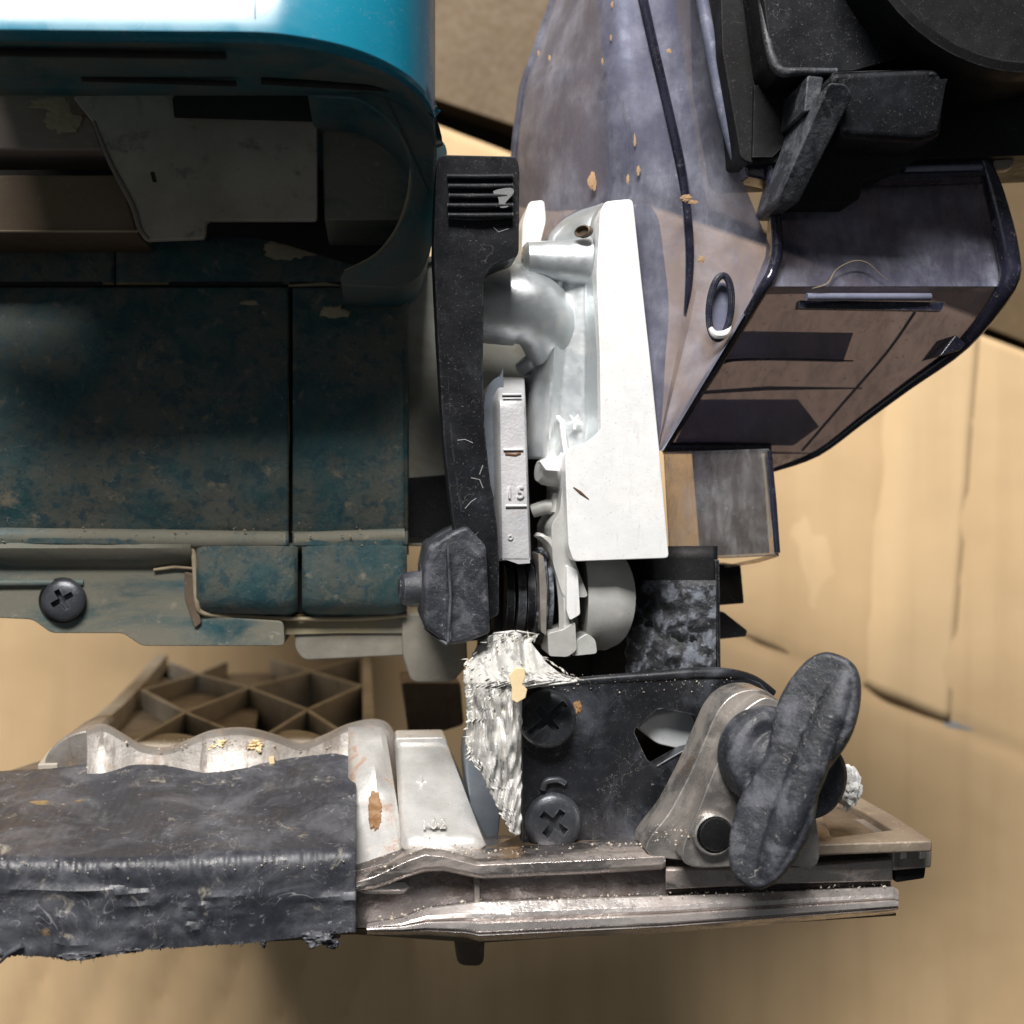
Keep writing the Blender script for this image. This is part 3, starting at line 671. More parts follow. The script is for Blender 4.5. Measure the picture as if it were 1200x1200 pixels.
wad = torn('torn_foil_tape', [(560, 757), (576, 743), (604, 740), (632, 743), (622, 752), (640, 776), (655, 788), (682, 797), (650, 801), (620, 806), (612, 815), (611, 860), (611, 915), (610, 978), (601, 978), (590, 960), (580, 940), (566, 910), (553, 893), (545, 868), (548, 840), (545, 812), (543, 792), (549, 775)],
           lambda x, y: (16 + 0.5 * abs(x - 600) * (x < 600) + 1.3 * max(0, 800 - y)) if x < 612 or y > 800 else 18 + 1.6 * max(0, 800 - y), foil, amp=12, label='torn silvery foil tape with frayed fibre edges')
rv = random.Random(7)
def fibres(name, n, region, parent, m, ln=(8, 22)):
    vs = []; fs = []
    for _ in range(n):
        (x, y), ang = region(rv); l = rv.uniform(*ln); wd = rv.uniform(0.3, 1.1); d = rv.uniform(-6, 30)
        a = ang + rv.uniform(-0.5, 0.5); p = L(x, y, d); dx = Vector((math.cos(a), math.sin(a), rv.uniform(-0.4, 0.4))); nn = Vector((-math.sin(a), math.cos(a), 0.3)) * wd
        k = len(vs); mid = p + dx * l * .5 + Vector((0, 0, rv.uniform(-3, 3)))
        vs += [p - nn, p + nn, mid + nn * .8, mid - nn * .8, p + dx * l, p - nn + Vector((0, 0, -1.2)), ]
        fs += [(k, k + 1, k + 2, k + 3), (k + 3, k + 2, k + 4), (k, k + 3, k + 5)]
    return finish(name, vs, fs, m, parent=parent, smooth=False)
def reg_edge(r):
    q = r.random()
    if q < 0.40:
        t = r.random(); return ((548 + 8 * r.random(), 770 + 120 * t), math.pi + 0.2 + 0.6 * r.random())
    if q < 0.70: return ((572 + 55 * r.random(), 745 + 8 * r.random()), 0.3 + 1.2 * r.random())
    if q < 0.88: t = r.random(); return ((628 + 52 * t, 765 + 32 * t), -0.6)
    return ((550 + 45 * r.random(), 750 + 60 * r.random()), r.uniform(0, 3))
fibres('tape_fray', 160, lambda r: ((lambda x: ((x, interp(botE, x) - 3 + 3 * r.random()), -1.57 + r.uniform(-.9, .9)))(r.choice([r.uniform(340, 398), r.uniform(0, 180), r.uniform(0, 415)]))), tp, tape_mat, (3, 9))['kind'] = 'stuff'
fibres('frayed_fibre', 110, reg_edge, wad, fibre, (3, 9))['kind'] = 'stuff'
prism('cream_scrap', [(596, 792), (604, 783), (615, 783), (616, 794), (612, 802), (618, 808), (616, 818), (606, 824), (599, 820), (600, 806)], -16, -12, cream, parent=wad, bevel=1)

# ------------------------------------------------------------ black bracket, screws
hole = [(742, 856), (762, 838), (772, 829), (815, 838), (830, 872), (800, 880), (767, 899), (758, 890)]
bk = prism('bracket', [(612, 802), (650, 799), (740, 794), (820, 789), (862, 790), (890, 800), (912, 822), (912, 1000), (612, 1000)], 80, 106, black_metal, holes=[rnd(hole, 5, 3)], bevel=3, label='black painted steel bracket with an angular cut-out')
rod('bracket_flange', [(640, 802, 84), (700, 797, 84), (760, 793, 84), (822, 789, 84), (858, 791, 86), (884, 798, 90), (906, 812, 98)], [5, 6, 7, 8, 8, 7, 5], black_metal, parent=bk, seg=14)
rod('hole_rim', [(*p, 80) for p in [(770, 898), (790, 886), (815, 872), (835, 858)]], 1.8, black_metal, parent=bk)
# bright bolt head seen through the cut-out
prism('bolt_head', rnd([(746, 853), (765, 838), (800, 833), (835, 842), (835, 870), (796, 878), (770, 872)], 6), 108, 170, steel_white, bevel=6)
# white rim of the washer above the upper screw
def screw_head(px, py, d, r, rotz, name='bracket_screw', tilt=0.0, m=screw_black, parent=root, wide=False):
    c = L(px, py, d)
    k = (D + d) / D; r *= k
    prof = [(-8, r * .8), (0, r * .98), (2.5, r), (5, r * .97), (8, r * .84), (10, r * .62), (11, r * .35), (11.3, 0.01)]
    ax = Vector((math.sin(tilt), 0.1, 1))
    o = lathe(name, c, ax, prof, m, seg=48, parent=parent)
    vs = []; fs = []
    q = Vector(ax).normalized().to_track_quat('Z', 'Y')
    for a, ln, wd in ((rotz, r * 0.98 if wide else r * .62, r * .13), (rotz + math.pi / 2, r * .60, r * .13)):
        qi = q.inverted(); e = (qi @ Vector((math.cos(a), math.sin(a), 0))); e.z = 0; e = e.normalized() * ln; f = Vector((-e.y, e.x, 0)).normalized() * wd
        b0 = len(vs)
        for z in (30, 2):
            for s1, s2 in ((-1, -1), (1, -1), (1, 1), (-1, 1)): vs.append(c + q @ (e * s1 * (1 if z > 20 else .8) + f * s2 + Vector((0, 0, z))))
        fs += [tuple(b0 + i for i in f_) for f_ in ((0, 1, 2, 3), (7, 6, 5, 4), (0, 4, 5, 1), (1, 5, 6, 2), (2, 6, 7, 3), (3, 7, 4, 0))]
    cut = finish('cut', vs, fs, m, parent=parent, smooth=False)
    b = o.modifiers.new('b', 'BOOLEAN'); b.object = cut; b.operation = 'DIFFERENCE'; b.solver = 'EXACT'; b.use_self = True
    bpy.context.view_layer.update()
    baked(o); bpy.data.objects.remove(cut)
    o.data.set_sharp_from_angle(angle=R(38))
    return o
screw_head(641, 842, 66, 34, R(40), wide=True, tilt=-0.12)
screw_head(648, 963, 78, 34, R(-38), tilt=-0.05)
rod('screw_burr', [(636, 925, 78), (640, 916, 77), (654, 914, 77), (662, 918, 78)], 4, screw_black, parent=bk)
lump('rust_fleck', 677, 829, 80, 5, orange_stain, bk, 1, 1.4, 3, 0.7, 0.3)

# ------------------------------------------------------------ clamp
cl = prism('clamp', rnd(smooth([(758, 1000), (786, 950), (808, 908), (828, 862), (842, 832), (860, 814), (884, 808), (906, 815), (930, 850), (950, 940), (955, 1010), (900, 1012), (850, 1010)], 5), 4, 1), 2, 60, clamp_mat, bevel=12, seg=5, label='worn nickel clamp strap under the black knob')
cl2 = prism('clamp_face', rnd(smooth([(800, 1010), (822, 940), (842, 890), (858, 850), (880, 826), (905, 818), (935, 850), (950, 920), (960, 1010), (920, 1014), (870, 1016)], 5), 4, 1), -28, 20, clamp_mat, parent=cl, bevel=9, seg=5)
lathe('pin_seat', L(836, 977, -34), (0, 0, 1), [(-10, 25), (0, 25), (5, 24), (6, 22), (2, 20), (-6, 20)], clamp_mat, parent=cl)
lathe('clamp_pin', L(837, 976, -34), (0, 0, 1), [(-14, 21), (4, 21), (8, 19), (9, 8), (9, 0.1)], black_deep, parent=cl)

# ------------------------------------------------------------ wing knob
kc = L(905, 885, -58)
p_top = L(970, 800, -90); p_bot = L(885, 1008, -90)
e1 = (p_top - p_bot); ln = e1.length; e1.normalize()
e2 = Vector((0.55, 0.25, 0.80)); e2 = (e2 - e1 * e2.dot(e1)).normalized()      # blade width, towards the camera and right
e3 = e1.cross(e2).normalized()
kb = bmesh.new()
def add_lathe_bm(bm, p0, axis, prof, seg=40):
    q = Vector(axis).normalized().to_track_quat('Z', 'Y'); rings = []
    for h, r in prof:
        rings.append([bm.verts.new(p0 + q @ Vector((math.cos(2 * math.pi * k / seg) * r, math.sin(2 * math.pi * k / seg) * r, h))) for k in range(seg)])
    for a, b in zip(rings[:-1], rings[1:]):
        for k in range(seg): bm.faces.new((a[k], a[(k + 1) % seg], b[(k + 1) % seg], b[k]))
    bm.faces.new(rings[0][::-1]); bm.faces.new(rings[-1])
add_lathe_bm(kb, L(894, 884, -26), (0.16, 0.05, 1), [(-12, 54), (0, 58), (20, 58), (28, 55), (33, 48)])
add_lathe_bm(kb, L(940, 908, -30), (0.1, 0, 1), [(-20, 46), (10, 50), (20, 48), (26, 40)])
add_lathe_bm(kb, L(908, 893, -50), (0.25, 0.05, 1), [(-30, 42), (4, 40), (14, 36), (24, 26)])
def ell(bm, c, ra, rb, rc, axes):
    m4 = Matrix((( *[0]*4,),)*4) if False else None
    r = bmesh.ops.create_icosphere(bm, subdivisions=4, radius=1)
    for v in r['verts']:
        q = v.co.copy(); q = Vector([math.copysign(abs(t) ** 0.82, t) for t in q])
        v.co = c + axes[0] * q.x * ra + axes[1] * q.y * rb + axes[2] * q.z * rc
ax = (e1, e2, e3)
mid = (p_top + p_bot) * .5
pc = L(930, 902, -92)
e2 = Vector((0.76, -0.30, 0.57)); e2 = (e2 - e1 * e2.dot(e1)).normalized(); e3 = e1.cross(e2).normalized()
NO = 72; rings = []
def pad(th, k): # outline point of the paddle, k shrinks it for the rounded rim
    c, s = math.cos(th), math.sin(th)
    a = math.copysign(abs(c) ** 0.86, c); b = math.copysign(abs(s) ** 0.74, s)
    a *= 139 - k; wb = 47 * (1 - 0.30 * math.exp(-((a - 2) / 42) ** 2)) * (1 + 0.05 * a / 139); b *= wb - k
    return a, b
prof_ = [(-12, 9), (-12, 4), (-9, 1), (-4, 0), (4, 0), (9, 1), (12, 4), (12.5, 9), (11, 18), (8.5, 30)]
for hh, k in prof_: rings.append([kb.verts.new(pc + e1 * pad(2 * math.pi * i / NO, k)[0] + e2 * pad(2 * math.pi * i / NO, k)[1] + e3 * hh) for i in range(NO)])
for a_, b_ in zip(rings[:-1], rings[1:]):
    for i in range(NO): kb.faces.new((a_[i], a_[(i + 1) % NO], b_[(i + 1) % NO], b_[i]))
kb.faces.new(rings[0][::-1]); kb.faces.new(rings[-1])
ell(kb, L(908, 897, -54), 40, 34, 26, (e1, e2, e3))
ell(kb, pc + e2 * 16 - e3 * 7, 126, 20, 18, (e1, e2, e3))
bmesh.ops.recalc_face_normals(kb, faces=kb.faces)
vs = [v.co.copy() for v in kb.verts]; kb.verts.index_update(); fs = [tuple(v.index for v in f.verts) for f in kb.faces]; kb.free()
kn = finish('wing_knob', vs, fs, black_dusty, label='scuffed black plastic wing knob')
rm = kn.modifiers.new('r', 'REMESH'); rm.mode = 'VOXEL'; rm.voxel_size = 1.3 * S; rm.use_smooth_shade = True
sm = kn.modifiers.new('s', 'SMOOTH'); sm.iterations = 14; sm.factor = 0.6
lump('foam_crumb', 992, 921, 20, 19, white_foam, root, 0.9, 1.3, 11, 0.3)['label'] = 'white foam crumb stuck behind the wing knob'
# ------------------------------------------------------------ lever
lv = prism('lever', rnd([(514, 181), (606, 183), (609, 200), (608, 300), (590, 306), (574, 313), (567, 330), (566, 430), (568, 500), (574, 560), (582, 610), (585, 650), (585, 722), (573, 724), (572, 750), (540, 752), (535, 640), (528, 590), (520, 520), (513, 400), (508, 290), (511, 200)], 7, 3),
           lambda x, y: 46 + 0.06 * (y - 180), 112, black_plastic, bevel=4, seg=3, label='scuffed black plastic locking lever')
for i in range(5):
    y = 207 + i * 11.4
    rod('grip_ridge', [(524 + (i % 3), y, 44), (560, y + .5, 42.5), (601, y, 44)], [3.4, 3.8, 3.6], black_plastic, parent=lv, seg=14)
rod('lever_seam', [(520, 330, 56), (524, 420, 62), (530, 520, 67), (541, 600, 72)], 1.6, black_deep, parent=lv, seg=8)
for pts in ([(536, 516), (545, 515), (554, 519)], [(552, 560), (562, 562), (566, 572)], [(545, 596), (552, 588), (558, 584)], [(566, 545), (562, 556)], [(578, 266), (584, 272), (596, 268)], [(556, 640), (560, 652), (566, 655)]):
    rod('scratch', [(x, y, 46 + 0.06 * (y - 180) - 0.2) for x, y in pts], 0.55, mat('scratch_white', (0.3, 0.3, 0.3), None, 0.8, bump=0) if 'scratch_white' not in bpy.data.materials else bpy.data.materials['scratch_white'], parent=lv, seg=5)
finish('scratch_patch', [L(x, y, 40.2) for x, y in smooth([(578, 224), (598, 220), (602, 226), (592, 238), (596, 242), (586, 243), (584, 232)], 3)], [tuple(range(21))], mat('grey_scuff', (0.16, 0.165, 0.17), None, 0.8, bump=0.6), parent=lv)
# hub: faceted cap, bolt
hub = prism('lever_hub', rnd([(497, 668), (503, 640), (531, 622), (548, 616), (570, 640), (575, 742), (545, 754), (526, 756), (496, 735)], 5, 3), 52, 260, black_dusty, bevel=6, label='faceted dusty black hub at the foot of the lever')
prism('hub_facet', rnd([(499, 656), (524, 640), (527, 644), (529, 752), (523, 752), (497, 731)], 3, 2), lambda x, y: 44 + (528 - x) * 1.5, 120, black_dusty, parent=hub, bevel=2.5)
rod('hub_edge', [(525, 640, 42), (528, 700, 41), (525, 752, 44)], 1.8, DUSTM if 'DUSTM' in globals() else black_dusty, parent=hub, seg=8)
rod('hub_edge', [(498, 736, 84), (510, 746, 66), (524, 755, 50)], 1.8, black_dusty, parent=hub, seg=8)
lathe('hub_bolt', L(500, 690, 150), (-1, 0, 0.12), [(0, 27), (4, 27), (5, 23), (20, 23), (31, 20), (36, 13), (36, .1)], black_dusty, seg=30, parent=hub)
rod('hub_washer', [L(497, 690, 150), L(492, 690, 150)], 31, black_dusty, parent=hub, seg=30)
# axle spring between the hub and the bracket
ax_ = prism('axle', [(580, 655), (632, 652), (632, 746), (580, 748)], 196, 260, black_deep, bevel=12, seg=4)
for i, (x, rr) in enumerate([(590, 44), (603, 46), (614, 44)]):
    rod('axle_collar', [L(x, 700, 185), L(x + 9, 700, 185)], rr, black_dusty if i == 1 else black_plastic, parent=ax_, seg=36)
for i, (x, rr) in enumerate([(622, 60), (629, 66), (636, 60)]):
    rod('friction_washer', [L(x, 698, 200), L(x + 5, 698, 200)], rr, black_worn, parent=ax_, seg=40)
prism('washer_edge', rnd([(631, 648), (637, 652), (641, 690), (640, 745), (634, 740)], 2), 128, 180, scallop_mat, parent=ax_, bevel=2)

# ------------------------------------------------------------ bevel scale
rows = []
for i in range(41):
    t = i / 40; y = 442 + 214 * t
    xl = 584 + 3.5 * t - 3 * (1 - min(1, t / .1)) ** 2 * 0; xr = 614 + 7.5 * t
    dd = 105 + 150 * max(0, 1 - t / 0.16) ** 2.2 * 0.6
    rows.append([(xl - 16 * min(1, t / 0.15 + .15), y + 4 * (1 - t), dd + 120), (xl - 12 * min(1, t / .12 + .2), y + 2, dd + 60), (xl - 1.5, y, dd + 5), (xl + 1.5, y, dd), (xr - 1.5, y, dd), (xr + .3, y, dd + 3), (xr + 1, y, dd + 120)])
sc = loft('bevel_scale', rows, scale_metal, cap=True, bevel=0, ang=50, label='pale metal bevel scale marked 15')
prism('scale_foot', [(587, 654), (621, 654), (621, 660), (608, 661), (590, 655)], 105, 200, scale_metal, parent=sc)
for x0, x1, y in [(588.5, 611, 462.5), (590, 613, 527), (592.5, 617, 593)]:
    rod('scale_mark', [(x0, y, 104), (x1, y - .3, 104)], 1.9, rust if False else scale_metal, parent=sc, seg=8)
    rod('mark_shade_line', [(x0, y + 2.4, 105.4), (x1, y + 2.2, 105.4)], 1.0, rust, parent=sc, seg=6)  # thin rust-brown line painted as the shade under each raised mark
for ch, x in (('1', 597), ('5', 610)): text('scale_figure', ch, x, 578, 104.5, 21, scale_metal, sc, ext=1.8, sx=0.95)
text('scale_figure', 'o', 598, 629, 104.5, 13, scale_metal, sc, ext=0.8)
rod('rust_streak', [(592, 532, 104.8), (604, 533, 104.6), (610, 531, 104.8)], 1.4, rust, parent=sc, seg=6)
prism('scale_back', smooth([(567, 475), (574, 450), (586, 441), (590, 445), (590, 600), (583, 600), (570, 540)], 4), 140, 220, steel_blue, parent=sc, bevel=3)

# ------------------------------------------------------------ aluminium gear housing
gh = prism('gear_housing', rnd([(709, 236), (738, 233), (742, 236), (752, 330), (763, 430), (773, 530), (784, 654), (672, 658), (666, 640), (662, 536), (668, 524), (690, 520), (704, 506), (703, 420), (699, 320), (703, 250)], 5, 3),
           100, 260, alu_front, bevel=4.5, seg=4, label='bright silver aluminium gear housing')
def pw(tab, x): return interp(tab, x)
left = [(238, 700), (244, 680), (256, 660), (275, 642), (300, 632), (340, 627), (400, 618), (460, 612), (520, 612), (540, 614)]
right = [(238, 709), (250, 704), (300, 700), (420, 704), (490, 705), (508, 704), (540, 700)]
rows = []
for j in range(70):
    y = 238 + 300 * j / 69; a, b = pw(left, y), pw(right, y); r = []
    for i in range(33):
        t = i / 32; x = b + (a - b) * t
        d = 104 + 44 * min(1, t / 0.20) ** 0.8 + 50 * max(0, (t - 0.2) / 0.8) ** 1.4 + 70 * max(0, (t - 0.82) / 0.18) ** 2
        d += 40 * max(0, (262 - y) / 24) ** 2 * t
        d -= 16 * math.exp(-((t - 0.62 - (y - 400) * 0.0006) / 0.10) ** 2) * min(1, max(0, (y - 330) / 60))
        r.append((x, y, d))
    rows.append(r)
loft('housing_web', rows, alu, parent=gh, thick=12)
rows = []
def elbow(cx, cy, r, d): return [(cx + 0, cy + r * math.cos(a), d - r * math.sin(a)) for a in [math.pi * k / 14 - .25 for k in range(17)]]
lathe('upper_boss', L(668, 307, 158), (-1, -0.0, 0.02), [(-26, 36), (-10, 31), (6, 28), (46, 25.5), (58, 24), (63, 19), (64, 11), (58, 8), (58, .1)], alu, seg=40, parent=gh)
rod('large_boss', [(556, 355, 178), (590, 357, 175), (620, 362, 174), (642, 386, 184), (650, 430, 215)], [52, 53, 52, 44, 32], alu, parent=gh, seg=40)
rod('boss_web', [(652, 330, 160), (646, 375, 168), (634, 412, 190), (612, 432, 220)], [9, 11, 13, 12], alu, parent=gh, seg=20)
rod('web_rib', [(636, 470, 182), (658, 495, 158), (662, 530, 140)], [4, 4.5, 4], alu, parent=gh, seg=14)
lathe('oil_hole', L(686, 272, 126), (-0.75, 0, 0.66), [(0, 13), (7, 13), (8, 11), (3, 9), (3, .1)], plate_dark, seg=28, sx=0.6, parent=gh)
prism('housing_top', rnd([(611, 300), (612, 262), (620, 236), (638, 234), (640, 258), (632, 290), (628, 330), (611, 330)], 5), 215, 300, alu_front, parent=gh, bevel=5)
prism('housing_back', [(562, 300), (640, 300), (720, 300), (720, 530), (560, 530)], 292, 340, alu_dull, parent=gh, bevel=3)
prism('dark_cavity', [(575, 528), (720, 528), (720, 800), (560, 790)], 300, 340, gap_shade_mat, parent=gh)  # black sheet put in for the shade below the housing
# star mark
for a in range(5):
    q = a * math.pi * 2 / 5 + .3; rod('star_mark', [(673, 494, 141), (673 + 8.5 * math.cos(q), 494 + 9 * math.sin(q), 141)], 1.8, alu_front, parent=gh, seg=6)
rod('rust_scratch', [(672, 571, 99.6), (680, 577, 99.4), (690, 585, 99.6)], [.8, 1.8, .6], rust, parent=gh, seg=6)
rr_ = random.Random(3)
# lower bits: nibs, curved arm, ring, foot
lathe('small_boss', L(668, 556, 170), (-1, .1, .25), [(-10, 24), (10, 21), (38, 18), (46, 14), (46, .1)], alu_grey, seg=30, parent=gh)
prism('small_tab', rnd([(632, 540), (654, 543), (656, 552), (640, 551)], 2), 128, 150, alu_front, parent=gh, bevel=2)
rod('nib', [(624, 599, 185), (640, 594, 180), (664, 594, 170)], [9, 10, 12], alu_grey, parent=gh, seg=24)
rod('nib', [(652, 578, 170), (652, 600, 170)], [6, 8], alu_grey, parent=gh, seg=20)
prism('lower_neck', rnd([(660, 560), (668, 640), (676, 664), (690, 700), (660, 700), (648, 660), (646, 615), (656, 600)], 6), 130, 260, alu_grey, parent=gh, bevel=7)
rows = []
arc = smooth([(636, 628), (648, 640), (657, 665), (662, 700), (663, 735), (660, 768)], 8, closed=False)
rows = [[(x - 11 + 3 * i / len(arc), y, 150), (x - 8, y, 138), (x - 2, y, 131), (x + 4, y, 132), (x + 8, y + 1, 145), (x + 8, y + 2, 210)] for i, (x, y) in enumerate(arc)]
loft('curved_arm', rows, alu_grey, parent=gh, thick=6)
prism('arm_plate', rnd([(664, 662), (677, 668), (680, 720), (668, 727), (664, 716)], 3), 118, 150, alu_front, parent=gh, bevel=3)
prism('arm_foot', rnd([(642, 742), (660, 738), (674, 728), (676, 762), (665, 770), (643, 769)], 4), 124, 190, alu_grey, parent=gh, bevel=4)
prism('arm_foot', rnd([(676, 750), (688, 742), (698, 750), (700, 766), (670, 769)], 4), 130, 190, alu_grey, parent=gh, bevel=5)
rod('pivot_ring', [(678, 700, 205), (708, 700, 205), (712, 700, 207)], [72, 72, 68], alu_grey, parent=gh, seg=50)

# ------------------------------------------------------------ black blade guard under the housing
rows = []
for i in range(26):
    t = i / 25; x = 690 + 151 * t
    d0 = 150 + 150 * (1 - t) ** 2.2
    rows.append([(x, 640, d0), (x, 655, d0), (x, 690, d0 - 4), (x, 730, d0 - 5), (x, 770, d0 - 2), (x, 800, d0 + 4), (x, 900, d0 + 20)])
bg_ = loft('blade_guard', rows, black_deep, thick=-6, label='black blade guard with a crust of grey dust')
rows = []
for i in range(40):
    t = i / 39; y = 680 + 120 * t; r = []
    xa = 733 + 20 * (1 - min(1, t / .3)) ** 2 + 4 * noise.noise(Vector((y * .1, 2, 0)))
    for k in range(30):
        s = k / 29; x = xa + (839 - xa) * s; tt = (x - 690) / 151
        e = min(1, s / .08) * min(1, t / .06)
        r.append((x, y, 150 + 150 * (1 - tt) ** 2.2 - 5 - 3.0 * e - 5 * e * fbm(x, y, 3, 0.05)))
    rows.append(r)
loft('dust_crust', rows, black_worn, parent=bg_)
prism('guard_edge', [(838, 656), (843, 656), (845, 795), (841, 795)], 144, 260, black_plastic, parent=bg_, bevel=1)
fn = prism('guard_fin', rnd([(835, 661), (868, 662), (872, 707), (835, 710)], 2), 260, 330, black_deep, parent=bg_, bevel=2)
prism('guard_fin', rnd([(835, 716), (848, 717), (876, 739), (874, 746), (835, 750)], 2), 260, 330, black_deep, parent=bg_, bevel=2)

# ------------------------------------------------------------ smoky dust guard
shell = [(-80, 676, 736, 806), (-40, 660, 745, 813), (0, 647, 752, 820), (50, 629, 763, 829), (100, 612, 775, 838), (150, 604, 786, 850), (190, 601, 795, 861), (240, 602, 803, 882), (290, 606, 807, 903), (335, 612, 806, 893), (380, 625, 800, 866), (430, 650, 790, 836), (480, 690, 780, 806), (528, 735, 770, 777)]
def sh(y, k): return interp([(r[0], r[k]) for r in shell], y)
rows = []
for j in range(90):
    y = -80 + 608 * j / 89; a, b, c = sh(y, 1), sh(y, 2), sh(y, 3); r = []
    for i in range(21):
        t = i / 20; r.append((a + (b - a) * t, y, 118 + 270 * (1 - t) ** 2.4 + 8 * math.sin(t * 5) ))
    for i in range(1, 9):
        t = i / 8; r.append((b + (c - b) * t, y, 118 + 7.7 * 0 - 50 * t + 14 * math.sin(math.pi * t)))
    rows.append(r)
dg_ = loft('dust_guard', rows, smoke, label='smoky transparent plastic dust guard with sawdust chips')
rod('guard_ridge', [(sh(y, 2) + 1, y, 112) for y in (-80, 0, 60, 120, 190, 240, 290, 335, 370)], [6, 7, 7, 7, 7, 6, 6, 5, 2], smoke_edge, parent=dg_, seg=14)
rod('guard_rim', [(sh(y, 3) + 3, y, 62) for y in (-80, -20, 60, 120, 160, 188)], [7, 8, 8, 8, 8, 7], smoke_rim_light, parent=dg_, seg=14)
rod('guard_outer_edge', [(sh(y, 1) + 1, y, 384) for y in range(-80, 330, 30)], 5, smoke, parent=dg_, seg=10)
# inner wall and ribs seen through the plastic
rows = [[(x, y, 330 + 60 * ((y - 150) / 200) ** 2) for x in (700 + 0.11 * y + 0, 740 + 0.12 * y, 790 + 0.15 * y)] for y in range(-80, 241, 20)]
loft('inner_wall', rows, smoke_rim_light, parent=dg_, thick=4)
rod('inner_rib', [(704, 108, 290), (712, 130, 250), (716, 200, 240), (713, 232, 240)], 4, smoke_rim_light, parent=dg_)
rod('inner_rib', [(728, 118, 240), (738, 160, 220), (744, 232, 215)], 3.2, smoke_rim_light, parent=dg_)
prism('inner_block', smooth([(706, 240), (712, 225), (735, 222), (742, 234), (740, 250), (706, 250)], 4), 262, 330, smoke_edge, parent=dg_, bevel=3)
prism('pale_pad', smooth([(744, 244), (760, 240), (772, 258), (778, 300), (784, 360), (780, 420), (775, 500), (768, 520), (760, 470), (752, 380), (746, 300)], 4), lambda x, y: 132, 200, alu_grey, parent=dg_, bevel=4)
for x, y, r, sx, sy, d in [(804, 232, 7, 1.3, .7, 84), (812, 237, 5, 1.6, .6, 84), (822, 304, 5, 1.0, 1.0, 92), (706, 72, 3, .6, 1.6, 140), (716, 44, 3, .6, 1.6, 138), (718, 6, 4, .7, 1.4, 136), (784, 60, 3.5, 1, 1, 100), (648, 170, 5, 1, .8, 280), (644, 68, 3, .7, 1.8, 285), (631, 62, 3, .7, 1.6, 310), (748, 200, 5, .6, 1.6, 120), (736, 210, 4, .6, 1.8, 124), (744, 165, 4, .5, 2.4, 122), (694, 212, 9, .8, 1.6, 175), (679, 116, 3, .8, 1, 210)]:
    lump('wood_chip', x, y, d - 2, r * 0.72, chip, dg_, sx, sy, x, 0.55, 0.2)
prism('inner_liner', smooth([(612, 120), (640, 90), (678, 74), (712, 78), (734, 94), (722, 116), (712, 150), (706, 236), (600, 238), (604, 170)], 4), 440, 446, mat('tan_inner_liner', (0.50, 0.38, 0.27), (0.44, 0.33, 0.24), 0.6, bump=0.2), parent=dg_)
# eyelet in the side of the guard
ey = [(844 + 13 * math.cos(a) - 3 * math.sin(a), 360 + 37 * math.sin(a), 66) for a in [2 * math.pi * k / 26 for k in range(27)]]
rod('eyelet', ey, 4.5, smoke_edge, parent=dg_, seg=10)
rod('eyelet_glint', [(832, 384, 62), (838, 392, 62), (850, 391, 64), (856, 380, 66)], [3, 5, 5, 2], alu_front, parent=dg_, seg=10)  # pale rod; the eyelet's glint is put into its shape and colour
prism('eyelet_face', smooth([(836, 345), (842, 332), (853, 335), (857, 360), (853, 388), (840, 390), (833, 370)], 4), 78, 84, smoke_rim_light, parent=dg_)

# ------------------------------------------------------------ dust nozzle box on the guard
ff = lambda x, y: 40 + 0.05 * (x - 905) + 0.3 * max(0, 336 - y)
bl = lambda x, y: 40 + 0.05 * (x - 905) + 1.05 * (y - 335)
nb = prism('nozzle_box', rnd([(905, 200), (1160, 188), (1184, 300), (1181, 336), (895, 336), (909, 292)], 6), ff, 90, smoke_dark, bevel=3, label='smoky transparent nozzle box with thick dark rims')
rows = []
for j in range(30):
    t = j / 29; y = 336 + 196 * t
    xa = 895 - 119 * t; xb = interp([(336, 1181), (405, 1128), (455, 1060), (532, 958)], y)
    rows.append([(xa + (xb - xa) * k / 24, y, bl(xa + (xb - xa) * k / 24, y)) for k in range(25)])
loft('box_underside', rows, smoke_low, parent=nb)
finish('box_corner', [L(*p) for p in ((903, 529, 243), (960, 531, 250), (905, 551, 268))], [(0, 1, 2)], smoke_dark, parent=nb)
rod('box_rim', [(902, 196, 42), (907, 240, 40), (911, 290, 38), (905, 318, 38), (895, 337, 40), (865, 388, 92), (835, 436, 138), (812, 472, 176), (778, 529, 232)], [6, 7, 7, 7, 7, 6, 7, 6, 4], smoke_edge, parent=nb, seg=14)
rod('box_rim', [(1152, 186, 50), (1166, 230, 50), (1181, 296, 52), (1179, 336, 52), (1130, 402, 116), (1062, 453, 172), (1010, 492, 210), (958, 531, 250), (906, 551, 268)], [8, 12, 14, 12, 9, 7, 6, 5, 3], smoke_edge, parent=nb, seg=14)
rod('box_rim', [(778, 524, 226), (840, 525, 232), (902, 525, 236)], [7, 9, 7], smoke_edge, parent=nb, seg=14)
rod('box_rim', [(842, 428, 128), (860, 422, 122), (930, 421, 124), (1000, 423, 130)], [3, 2, 1.5, 1], smoke_edge, parent=nb)
prism('rim_step', [(1120, 392), (1132, 402), (1126, 410), (1100, 418)], 100, 150, smoke_edge, parent=nb, bevel=2)
rod('face_bar', [(945, 348, 46), (1090, 348, 54)], 5, smoke_rim_light, parent=nb)  # blue-grey bar; the rib's highlight is put into its colour
prism('face_bar_shade', [(937, 352), (1108, 354), (1104, 364), (936, 361)], 58, 70, smoke_edge, parent=nb)  # dark strip standing in for the shade below the face bar
prism('inner_shelf', [(866, 388), (1000, 390), (988, 424), (845, 421)], 150, 153, smoke, parent=nb)
rod('inner_line', [(822, 460, 215), (900, 455, 214), (1010, 455, 214)], [2.5, 3, 1], smoke_edge, parent=nb)
rod('inner_line', [(1072, 366, 110), (1040, 412, 160), (990, 470, 218), (940, 528, 270)], [2, 2, 2, 2], smoke_edge, parent=nb)
